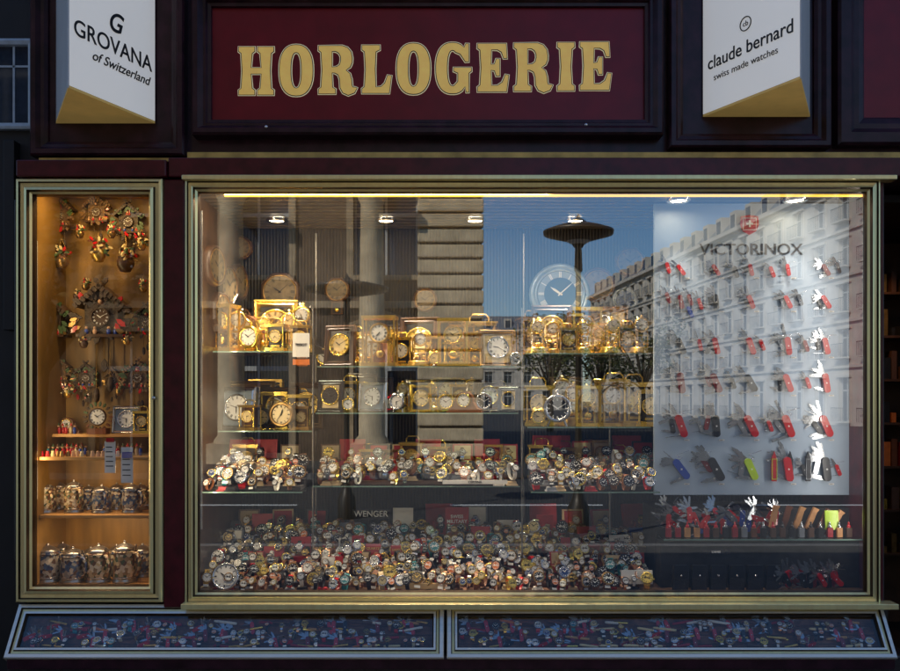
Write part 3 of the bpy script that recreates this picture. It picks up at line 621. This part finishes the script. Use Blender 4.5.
for i in range(6):
    x,_=W(679+i*18.5,0,.14); b=MB()
    b.poly([(-.038,0),(.038,0),(.04,.10),(.034,.13),(-.034,.13),(-.04,.10)],-.018,.012,leatherk); b.poly([(-.039,.07),(.039,.07),(.035,.135),(-.035,.135)],-.024,-.0185,black); b.lathe([(.006,0),(.004,.003),(0,.003)],8,steel,T(0,-.0245,.08)@RX(90)); b.obj('leather_knife_pouch',loc=(x,.12,IZ0+.001),bevel=.004)
card('KNIVES',716,552,.14,.018,.115,dk,dw,.014)
for i in range(15):
    x,_=W(782+R_.uniform(0,66),0,.15); inst(R_.choice(KT+[KK,KD,KK]),'pocket_knife',(x,R_.uniform(.08,.17),IZ0+.06),R_.uniform(-30,30),.9,None,0,R_.uniform(-30,30))
# ---------------------------------------------------------------- left cabinet
cab=empty('display_cabinet')
CP=[(0,.02),(0,-.040),(.005,-.046),(.015,-.048),(.020,-.034),(.038,-.032),(.043,-.046),(.056,-.050),(.062,-.03),(.072,-.022),(.076,.0),(.076,.02)]
b=MB(); b.frame(X(20),X(165),Z(600),Z(181),CP,GM); b.obj('cabinet_frame',cab)
b=MB(); b.add([(X(34),.0,Z(586)),(X(151),.0,Z(586)),(X(151),.0,Z(195)),(X(34),.0,Z(195))],[(0,1,2,3)],gc); b.obj('cabinet_pane',cab)
cx0,cx1,cz0,cz1,cy=X(33),X(152),Z(587),Z(193)+.055,.36
b=MB(); b.box(cx0,cx1,cy,cy+.02,cz0-.03,cz1+.03,cabback); b.box(cx0-.02,cx0,.021,cy,cz0-.03,cz1+.03,cabback); b.box(cx1,cx1+.02,.021,cy,cz0-.03,cz1+.03,cabback)
b.box(cx0,cx1,.021,cy,cz0-.03,cz0,woodl); b.box(cx0,cx1,.021,cy,cz1,cz1+.02,woodl); b.obj('cabinet_carcass',cab)
b=MB(); b.lathe([(.009,0),(.009,.006),(.004,.008),(0,.008)],14,steel,T(X(157),-.044,Z(398))@RX(90))
for a,c in((410,385),(560,535),(240,215)): b.box(X(21)-.006,X(21),-.04,.0,Z(a),Z(c),brassd)
b.obj('lock_and_hinges',cab)
CS=[]
for py,m in((434,woodl),(457,woodl),(515,woodl)):
    y0=.06 if py!=434 else .2; _,z=W(0,py,y0)
    simple('shelf',cx0+.001,cx1-.001,y0,cy-.001,z-.016,z,m,cab,.002); CS.append(z)
l=area('cabinet_lamp','AREA',((cx0+cx1)/2,.055,cz1-.012),3.6,(1,.70,.30),((cx0+cx1)/2,.16,1.2),(.4,.05)); l.parent=cab
fill_strip('cabinet_side_fill',X(34.2),1.75,1.3,2.4,(1,.74,.38),(X(152),.30,1.75),cab)  # added fill for the middle of the cabinet, hidden by the stile
l=area('cabinet_shelf_lamp','AREA',((cx0+cx1)/2,.075,CS[2]-.018),2.0,(1,.72,.42),((cx0+cx1)/2,.2,.7),(.4,.02)); l.parent=cab
l=area('cabinet_mid_fill','AREA',((cx0+cx1)/2,.075,CS[1]-.018),1.3,(1,.72,.42),((cx0+cx1)/2,.2,.9),(.4,.02)); l.parent=cab  # unseen fill light added to brighten the lower cabinet
def leaf(b,M,L,m): b.poly([(0,0),(L*.3,L*.22),(L*.5,L*.18),(L*.7,L*.24),(L,0),(L*.7,-L*.24),(L*.5,-L*.18),(L*.3,-L*.22)],-.004,.004,m,M)
def cuckoo(s=1,body=carv,green=False,seed=1,simple_=False):
    r=random.Random(seed); b=MB()
    b.poly([(-.06,-.06),(.06,-.06),(.06,.05),(0,.10),(-.06,.05)],-.05,.0,body)
    for sg in(-1,1):
        M=T(0,0,.112)@RY(sg*40)
        b.box(0 if sg>0 else -.115,.115 if sg>0 else 0,-.075,.01,-.004,.006,wood,M)
        for i in range(7): b.box(sg*.11*i/6-.006,sg*.11*i/6+.006,-.079,-.0755,-.010,.010,body,M)
    dial(b,T(0,-.052,-.0),.034,wood,body,dw,18,True); b.box(-.013,.013,-.056,-.0505,.045,.075,redp if green else brownbox)
    b.sphere(.008,skin,T(0,-.062,.058),6)
    for i in range(40):
        a=rad(r.uniform(-20,200) if i%2 else r.uniform(180,360)); rr=r.uniform(.06,.085)
        leaf(b,T(rr*math.cos(a)*1.05,-.058-r.uniform(0,.012),rr*math.sin(a)*.95)@RY(-math.degrees(a)+r.uniform(-50,50)),r.uniform(.025,.045),leafm if (green and i%2) else (redp if i%9==0 else brz if i%4==0 else body))
    b.box(-.085,.085,-.07,.0,-.072,-.062,wood)
    for xx in(-.05,-.02,.03,.055):
        b.lathe([(.006,0),(.008,.012),(.005,.018)],8,r.choice([redp,bluep,skin]),T(xx,-.06,-.062)); b.sphere(.0055,skin,T(xx,-.06,-.039),6)
    b.sphere(.016,body,T(0,-.06,.115),6); leaf(b,T(0,-.055,.115)@RY(-50),.04,body); leaf(b,T(0,-.055,.115)@RY(-130),.04,body)
    for xx,l in((-.025,.12 if simple_ else .20),(.025,.09 if simple_ else .16)):
        b.tube([(xx,-.03,-.07),(xx,-.03,-.06-l)],.0016,brz,n=5)
        b.lathe([(0,0),(.010,.01),(.013,.03),(.010,.048),(.004,.058)],8,carv,T(xx,-.03,-.06-l-.055))
    b.tube([(0,-.02,-.07),(0,-.02,-.17)],.0016,brz,n=5); leaf(b,T(0,-.02,-.15)@RY(90),.05,body)
    return b.mesh('cuckoo_clock')
carv2=mat('light_carved_wood',(.16,.085,.035),.5,0,.5,70,.7)
CK=[cuckoo(),cuckoo(body=carv2,green=True,seed=5,simple_=True),cuckoo(body=carv2,seed=9,simple_=True),cuckoo(green=True,seed=12,simple_=True)]
for px,py,i,sc in((103,318,0,1.45),(51,322,3,1.15),(137,378,1,.8),(128,222,3,.85),(60,216,1,.85),(96,212,2,.75),(146,322,3,.75),(57,372,1,.68),(84,378,3,.66),(112,380,2,.5)):
    x,z=W(px,py,.3); inst(CK[i],'cuckoo_clock',(x,.345,z),R_.uniform(-8,8),sc)
def pot(seed,m):
    r=random.Random(seed); b=MB()
    b.lathe([(0,0),(.022,.004),(.036,.03),(.038,.05),(.030,.062),(.033,.068)],14,m)
    for i in range(3): b.tube([(.033*math.cos(i*2.1),.033*math.sin(i*2.1),.065),(0,0,.16)],.0012,brz,n=4)
    for i in range(34): leaf(b,T(r.uniform(-.035,.035),r.uniform(-.04,0),.05+r.uniform(0,.06))@RY(r.uniform(0,360)),.028,r.choice([leafm,leafm,carv,woodr,dcr,redp]))
    return b.mesh('hanging_wooden_ornament')
PT=[pot(1,brz),pot(2,goldd),pot(3,wood)]
for px,py,i,sc in((60,268,0,1),(97,262,1,1),(124,272,2,1.2),(42,240,2,.6),(78,238,0,.6),(140,250,1,.7),(48,352,1,.5),(75,300,2,.5),(110,238,0,.6),(66,398,1,.6),(45,398,2,.6),(118,396,0,.6),(82,348,2,.6),(125,345,1,.55),(42,285,1,.6),(142,292,0,.6),(84,290,0,.55)):
    x,z=W(px,py,.25); inst(PT[i],'hanging_wooden_ornament',(x,.27,z),R_.uniform(0,90),sc)
b=MB()
for i in range(9):
    xx=i*.022; b.lathe([(.007,0),(.010,.02),(.006,.034)],8,R_.choice([redp,bluep,leafm,brz,tealp,dcr]),T(xx,R_.uniform(-.01,.01),0)); b.sphere(.007,skin,T(xx,0,.040),6); b.lathe([(.010,.044),(.004,.048),(.003,.056),(0,.057)],8,R_.choice([brownbox,redp,leafm]),T(xx,0,0))
fig=b.mesh('carved_figurine_row')
inst(fig,'carved_figurine_row',(W(42,0,.25)[0],.25,CS[0]),0,1); inst(fig,'carved_figurine_row',(W(44,0,.2)[0],.28,CS[1]),0,1.05)
inst(fig,'carved_figurine_row',(W(40,0,.12)[0],.16,CS[1]),0,1.1); inst(fig,'carved_figurine_row',(W(98,0,.12)[0],.20,CS[1]),0,1.1)
b=MB()
for i in range(18): b.lathe([(.011,0),(.012,.01),(.008,.02),(.010,.026),(0,.03)],8,R_.choice([white_p,dcr,brz,skin,redp]),T(i*.026,R_.uniform(0,.02),0))
b.obj('bell_row',loc=(W(42,0,.1)[0],.09,CS[1]))
b=MB()
for i in range(7):
    for j in range(2): leaf(b,T(i*.03+R_.uniform(-.01,.01),0,-.03*j)@RY(R_.uniform(0,360)),.035,R_.choice([carv,brz,redp,leafm,bluep,woodr]))
b.obj('carved_leaf_garland',loc=(W(52,375,.3)[0],.335,W(52,388,.3)[1]))
b=MB(); dial(b,T(0,-.01,.09),.045,dw,wood,inkb,22,True)
for i in range(18): leaf(b,T(.055*math.cos(i*.35),-.008,.09+.055*math.sin(i*.35))@RY(-math.degrees(i*.35)),.026,R_.choice([carv,leafm,woodr]))
b.box(-.05,.05,-.03,.03,0,.03,woodr); b.obj('carved_table_clock',loc=(W(97,0,.2)[0],.22,CS[0]))
put(FC[1],126,0,.24,.78,0,CS[0]); put(CC[0],143,0,.26,.8,0,CS[0]); put(MC[1],68,0,.3,.6,0,CS[0])
for px,py,d,w,h,m in((110,457,.05,.055,.16,white_p),(127,465,.045,.06,.18,white_p),(110,440,.04,.04,.02,redp),(127,455,.036,.05,.03,bluep)):
    x,z=W(px,py,d); b=MB(); b.box(-w/2,w/2,0,.002,-h/2,h/2,m)
    for i in range(5):
        if m is white_p: b.box(-w*.38,w*(.2+.03*i),-.001,-.0004,h*.3-i*h*.15,h*.3-i*h*.15+.005,inkb)
    b.obj('price_notice',loc=(x,d,z))
def stein(m,h=.13,R=.046):
    b=MB()
    b.lathe([(0,0),(R*1.08,0),(R*1.1,h*.05),(R*1.0,h*.1),(R,h*.12)],24,pewter)
    b.lathe([(R,h*.12),(R*1.06,h*.4),(R*1.0,h*.75),(R*.92,h*.9),(R*.95,h*.93),(R*.9,h*.96),(R*.8,h*.96)],24,m)
    b.lathe([(R*.93,h*.965),(R*.93,h),(R*.75,h*1.04),(R*.5,h*1.10),(R*.2,h*1.14),(R*.10,h*1.17),(R*.14,h*1.20),(0,h*1.22)],20,pewter)
    b.tube([(R*.9,0,h*.85),(R*1.4,0,h*.86),(R*1.7,0,h*.7),(R*1.65,0,h*.4),(R*1.3,0,h*.22),(R*.95,0,h*.2)],.0075,m)
    b.tube([(R*.9,0,h*.97),(R*1.25,0,h*1.0),(R*1.3,0,h*1.12)],.004,pewter)
    for i in range(6): b.sphere(R*.2,m,T(R*.90*math.cos(-2.8+i*.5),R*.90*math.sin(-2.8+i*.5),h*(.35+.2*(i%2)))@S(1,1,1.7),6)
    for zz in(.14,.88): b.lathe([(R*1.0,h*zz),(R*1.09,h*(zz+.02)),(R*1.0,h*(zz+.04))],24,pewter if zz<.5 else m)
    return b.mesh('beer_stein')
ST=[stein(stein1),stein(stein2),stein(stein2,.14,.044),stein(stein1,.12,.047)]
for i,px in enumerate((45,73,101,131)): x,_=W(px,0,.15); inst(ST[(i+1)%4],'beer_stein',(x,.16,CS[2]),R_.uniform(-60,-20),1.0)
for i,px in enumerate((47,72,98,124)): x,_=W(px,0,.12); inst(ST[(0,3,1,2)[i]],'beer_stein',(x,.13,cz0),R_.uniform(-45,-15) if i else -150,1.25)
x,_=W(142,0,.26); inst(ST[0],'beer_stein',(x,.27,cz0),-100,1.1)
for i,px in enumerate((62,90,116)): x,_=W(px,0,.28); inst(ST[(i+2)%4],'beer_stein',(x,.29,cz0),R_.uniform(-50,-10),1.05)
for i,px in enumerate((58,88,116,140)): x,_=W(px,0,.28); inst(ST[(i+2)%4],'beer_stein',(x,.29,CS[2]),R_.uniform(-50,-10),.9)
# ---------------------------------------------------------------- slanted drawer showcases
trayc=mat('tray_lining',(.15,.07,.04),.8,0,.5,25)
def drawer(x0,x1):
    e=empty('slanted_showcase',(0,-.002,.578))
    L=math.hypot(.15,.225); ang=math.degrees(math.atan2(.15,.225))
    M=RX(-ang)
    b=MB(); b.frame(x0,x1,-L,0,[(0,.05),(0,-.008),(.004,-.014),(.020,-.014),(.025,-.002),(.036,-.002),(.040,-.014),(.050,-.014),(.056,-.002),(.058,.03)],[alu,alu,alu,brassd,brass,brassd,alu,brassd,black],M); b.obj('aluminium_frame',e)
    b=MB(); b.add([(x0+.054,.004,-L+.054),(x1-.054,.004,-L+.054),(x1-.054,.004,-.054),(x0+.054,.004,-.054)],[(0,1,2,3)],gdr,M); b.obj('pane',e)
    b=MB(); b.box(x0+.04,x1-.04,.046,.052,-L+.03,-.03,trayc,M)
    for j in range(3): b.box(x0+.05,x1-.05,.038,.0455,-L+.085+j*.045,-L+.087+j*.045,brownbox,M)
    b.obj('tray',e)
    n=int((x1-x0)*46)
    for i in range(n):
        xx=x0+.08+(x1-x0-.16)*(i+R_.uniform(-.4,.4))/n; zz=-L+R_.choice([.085,.125,.165])+R_.uniform(-.008,.008)
        if R_.random()<.40:
            p=M@Vector((xx,.030,zz)); o=inst(R_.choice(KT+[KK,KK,KD,KD,KD,KD]),'tray_knife',p,0,.66,e); o.rotation_euler=(rad(-ang),rad(R_.choice([0,20,100,10])+R_.uniform(-12,12)),0)
        else:
            p=M@Vector((xx,.040,zz-.03)); o=inst(R_.choice(WT),'tray_watch',p,0,.85,e); o.rotation_euler=(rad(-ang+6),0,rad(R_.uniform(-20,20)))
    b=MB()
    for i in range(int((x1-x0)*26)):
        xx=R_.uniform(x0+.1,x1-.1); zz=-L+R_.choice([.072,.112,.155,.19])
        l=R_.uniform(.03,.06); m=R_.choice([redbox,redbox,brownbox,woodr,white_p,gold,goldd,woodl,orange,dcr])
        M2=M@T(xx,.024+.0002*i,zz)@RY(90+R_.uniform(-12,12)); b.lathe([(0,-l),(.005,-l+.002),(.007,-l*.7),(.0075,l*.8),(.006,l),(0,l)],8,m,M2)
    b.obj('tray_pens',e)
drawer(X(20),X(444)); drawer(X(447),X(881))
b=MB(); b.box(-2.14,2.15,-.145,-.121,.30,.352,aub); b.obj('drawer_apron',shop,bevel=.003)
# ---------------------------------------------------------------- doorway at right edge
dr=empty('shop_doorway')
simple('doorway_back',2.2,3.2,1.5,1.55,0,2.7,mat('dim_interior',(.08,.04,.02),.7,0,.6,4),dr); simple('doorway_ceiling',2.2,3.2,.31,1.49,2.66,2.7,blk,dr); simple('doorway_floor',2.2,3.2,.0,1.49,0,.1,stonebase,dr)
b=MB()
for i in range(7):
    z=.6+i*.28; b.box(2.25,3.1,1.2,1.49,z,z+.015,wood)
    for j in range(14):
        xx=2.3+j*.055; b.box(xx,xx+R_.uniform(.02,.05),1.22,1.3,z+.016,z+R_.uniform(.05,.2),R_.choice([redbox,woodr,orange,black,brz,gold,brownbox]))
b.obj('stocked_shelves',dr); l=area('doorway_lamp','SPOT',(2.6,.9,2.6),14,(1,.55,.25),(2.6,1.3,1)); l.parent=dr
# ---------------------------------------------------------------- street behind the viewer (seen in the glass)
asph=mat('asphalt',(.045,.045,.047),.85,0,.25,8,.3); pave=mat('pavement_slabs',(.07,.067,.063),.8,0,.2,3,.2); kerb=mat('kerb_stone',(.20,.19,.18),.8,0,.15,8); paint=mat('road_paint',(.75,.75,.72),.6,0,.08,20)
b=MB(); b.add([(-600,-900,-.124),(600,-900,-.124),(600,300,-.124),(-600,300,-.124)],[(0,1,2,3)],asph); b.obj('ground')
b=MB(); b.box(-60,60,-5,-.36,-.12,.0,pave); b.obj('pavement')
b=MB(); b.box(-60,60,-5.15,-5.001,-.12,.003,kerb); b.box(-60,.95,-14.15,-14.001,-.12,.008,kerb); b.obj('kerb')
b=MB(); b.add([(-60,-13.99,-.12),(60,-13.99,-.12),(60,-5.16,-.12),(-60,-5.16,-.12)],[(0,1,2,3)],asph); b.obj('road')
b=MB()
for i in range(-12,12): b.add([(i*5,-9.6,-.116),(i*5+2.5,-9.6,-.116),(i*5+2.5,-9.45,-.116),(i*5,-9.45,-.116)],[(0,1,2,3)],paint)
b.obj('road_marking')
b=MB(); b.box(-60,1.6,-18,-14.16,-.1,.0,pave); b.obj('pavement')
st_d=mat('shade_toned_stone',(.14,.09,.055),.85,0,.45,1.5,.3); st_l=mat('pale_limestone',(.58,.45,.28),.8,0,.25,2,.2); st_w=mat('cream_stucco',(.56,.50,.42),.8,0,.15,1,.1)  # first stone: facade's shade is put into its dark base colour
wg=mat('building_window_glass',(.02,.03,.05),.08,0,.3); wfm=mat('window_joinery',(.5,.5,.48),.6); zinc=mat('zinc_roof',(.16,.18,.21),.5,.2); st_t=mat('stone_trim',(.38,.28,.17),.8,0,.3,3,.2)
def building(name,M,length,nf,f0,fh,wallm,trim,bay,ww,depth=8,balc=False,arch=False):
    e=empty(name); w=MB(); g=MB(); t=MB(); H=f0+nf*fh
    nb=int(length/bay); off=(length-nb*bay)/2
    w.box(0,length,.5,depth,0,H,wallm,M)
    def storey(z0,h,wh,sill):
        w.box(0,length,0,.499,z0,z0+sill,wallm,M); w.box(0,length,0,.499,z0+sill+wh,z0+h,wallm,M)
        xs=[0]
        for i in range(nb):
            c=off+bay*(i+.5); w.box(xs[-1],c-ww/2,0,.499,z0+sill+.0005,z0+sill+wh-.0005,wallm,M); xs.append(c+ww/2)
            g.box(c-ww/2,c+ww/2,.25,.27,z0+sill,z0+sill+wh,wg,M)
            for q in(-ww/2+.03,0,ww/2-.03): t.box(c+q-.03,c+q+.03,.2,.249,z0+sill,z0+sill+wh,wfm,M)
            t.box(c-ww/2,c+ww/2,.205,.248,z0+sill+wh*.68,z0+sill+wh*.72,wfm,M)
            t.box(c-ww/2-.15,c+ww/2+.15,-.14,-.002,z0+sill-.12,z0+sill,trim,M)
            for sg in(-1,1): t.box(c+sg*(ww/2+.09)-.09,c+sg*(ww/2+.09)+.09,-.07,-.001,z0+sill+.001,z0+sill+wh,trim,M)
            t.box(c-ww/2-.25,c+ww/2+.25,-.18,-.002,z0+sill+wh+.001,z0+sill+wh+.16,trim,M)
            if arch: t.poly([(c-ww/2-.25,z0+sill+wh+.17),(c+ww/2+.25,z0+sill+wh+.17),(c,z0+sill+wh+.55)],-.16,-.003,trim,M)
            if balc:
                t.box(c-ww/2-.2,c+ww/2+.2,-.5,-.19,z0+sill-.10,z0+sill-.02,trim,M)
                for q in range(9): t.box(c-ww/2-.15+q*(ww+.3)/8,c-ww/2-.13+q*(ww+.3)/8,-.49,-.47,z0+sill-.02,z0+sill+.85,black,M)
                t.box(c-ww/2-.2,c+ww/2+.2,-.5,-.46,z0+sill+.851,z0+sill+.9,black,M)
        w.box(xs[-1],length,0,.499,z0+sill+.0005,z0+sill+wh-.0005,wallm,M)
        t.box(-.05,length+.05,-.16,-.003,z0+h-.18,z0+h,trim,M)
    storey(0,f0,f0-1.1,.3)
    for k in range(nf): storey(f0+k*fh,fh,fh*.62,fh*.18)
    t.box(-.3,length+.3,-.55,.0,H,H+.35,trim,M)
    t.add([(0,0,H+.36),(length,0,H+.36),(length,2.2,H+2.8),(0,2.2,H+2.8)],[(0,1,2,3)],zinc,M); t.add([(0,2.2,H+2.8),(length,2.2,H+2.8),(length,depth,H+2.8),(0,depth,H+2.8)],[(0,1,2,3)],zinc,M)
    for i in range(nb):
        c=off+bay*(i+.5); t.box(c-.6,c+.6,.35,1.8,H+.4,H+2.2,trim,M); g.box(c-.4,c+.4,.32,.349,H+.7,H+1.9,wg,M)
    w.obj('walls',e); g.obj('window_glass',e); t.obj('trim',e); return e
e=building('stone_building',T(.8,-18,-.1)@RZ(180),22,3,4.3,3.8,st_d,st_t,3.4,1.7,arch=True)
b=MB()
for i in range(34): b.box(-.85,.88,-18.0+.002,-17.72,.13+i*.40,.13+i*.40+.33,st_l)
b.box(-.80,.83,-17.999,-17.80,.1,14,mat('joint_stone',(.10,.07,.045),.9))
b.obj('rusticated_pier',e,bevel=.03)
for xx in(-2.0,-5.6):
    b=MB(); b.box(-.5,.5,-.5,.5,.0,.5,st_l); b.lathe([(.45,.5),(.42,.6),(.34,.7),(.33,3.5),(.29,6.6),(.38,6.8),(.45,7.0)],24,st_l); b.box(-.5,.5,-.5,.5,7.0,7.3,st_l); b.obj('stone_column',e,loc=(xx,-17.3,.0))
building('cream_apartment_building',T(28.5,-26,-.1)@RZ(-95.4),90,4,4.0,3.0,st_w,st_w,3.0,1.25,balc=True)
building('distant_apartment_building',T(22,-135,-.1)@RZ(180),60,3,4,3,st_w,st_w,3.2,1.3)
def lampm(h,R):
    b=MB(); g=mat('lamp_iron',(.05,.04,.03),.4,.3)
    b.lathe([(.13,0),(.13,.3),(.08,.4),(.055,.5),(.04,1.2),(.032,h-.3),(.05,h-.28),(.04,h)],16,g)
    b.lathe([(.05,h),(.09,h+.06),(R*.5,h+.10),(R,h+.16),(R*1.02,h+.20),(R*.7,h+.25),(.12,h+.30),(.03,h+.36),(0,h+.42)],28,g)
    b.lathe([(.04,h+.02),(.15,h+.08),(R*.4,h+.12)],20,mat('frosted_glass',(.6,.6,.58),.4)); return b.mesh('street_lamp')
inst(lampm(3.45,.42),'street_lamp',(1.56,-6.0,0)); inst(lampm(3.15,.60),'street_lamp',(-1.5,-8.0,-.12))
bark=mat('bark',(.09,.07,.05),.9,0,.3,12,.5); lf1=mat('foliage_light',(.12,.13,.035),.7,0,.4,3); lf2=mat('foliage_dark',(.04,.055,.02),.7,0,.4,3)
def tree(seed,h,R):
    r=random.Random(seed); b=MB()
    b.tube([(0,0,0),(.05,0,h*.2),(-.05,.05,h*.4),(.05,0,h*.75)],[.2,.15,.12,.05],bark)
    cl=[]
    for i in range(13):
        a=r.uniform(0,6.28); rr=R*r.uniform(.3,.9); zz=h*r.uniform(.45,.95); c=Vector((rr*math.cos(a),rr*math.sin(a),zz)); cl.append((c,R*r.uniform(.25,.45)))
        b.tube([(0,0,h*.35),(c.x*.5,c.y*.5,h*.35+(zz-h*.35)*.6),c[:]],[.08,.05,.02],bark,n=5)
    for c,cr in cl:
        for i in range(150):
            d=Vector((r.gauss(0,1),r.gauss(0,1),r.gauss(0,.8))).normalized()*cr*r.uniform(.5,1.1); s=r.uniform(.06,.14)
            M=T(*(c+d))@RZ(r.uniform(0,360))@RX(r.uniform(0,180)); b.add([(-s,0,0),(0,-s*.6,0),(s,0,0),(0,s*.6,0)],[(0,1,2,3)],lf1 if r.random()<.45 else lf2,M)
    return b.mesh('plane_tree')
TR=[tree(1,6.5,2.4),tree(2,6,2.2)]
for x,y,i,s in((5.5,-42,0,1),(9.0,-46,1,1),(12.5,-50,0,1.05),(-7.2,-10.5,1,1.0)): inst(TR[i],'plane_tree',(x,y,-.12),R_.uniform(0,360),s)
# ---------------------------------------------------------------- light & camera
sv=Vector((-.58,.58,.66)).normalized(); el=math.asin(sv.z); az=math.atan2(sv.x,sv.y)
w=bpy.data.worlds.new('World'); bpy.context.scene.world=w; w.use_nodes=True; nt=w.node_tree
sky=nt.nodes.new('ShaderNodeTexSky'); sky.sky_type='NISHITA'; sky.sun_disc=False; sky.sun_elevation=el; sky.sun_rotation=az; sky.dust_density=0; sky.ozone_density=8; sky.air_density=1.2
bg=nt.nodes['Background']; bg.inputs['Strength'].default_value=.15; nt.links.new(sky.outputs[0],bg.inputs['Color'])
sl=bpy.data.lights.new('sun','SUN'); sl.energy=5; sl.angle=rad(.5); sl.color=(1,.91,.78)
so=bpy.data.objects.new('sun',sl); so.rotation_euler=(-sv).to_track_quat('-Z','Y').to_euler(); so.location=(-10,8,20); col.objects.link(so)
cam=bpy.data.cameras.new('camera'); co=bpy.data.objects.new('camera',cam); col.objects.link(co)
co.location=(0,-4.2,1.6); co.rotation_euler=(rad(90),0,0); cam.sensor_width=36; cam.lens=36*4.2/4.5; cam.shift_y=64.5/900; cam.clip_end=2000; cam.clip_start=.05
bpy.context.scene.camera=co
vs=bpy.context.scene.view_settings; vs.view_transform='Standard'; vs.look='None'; vs.exposure=0
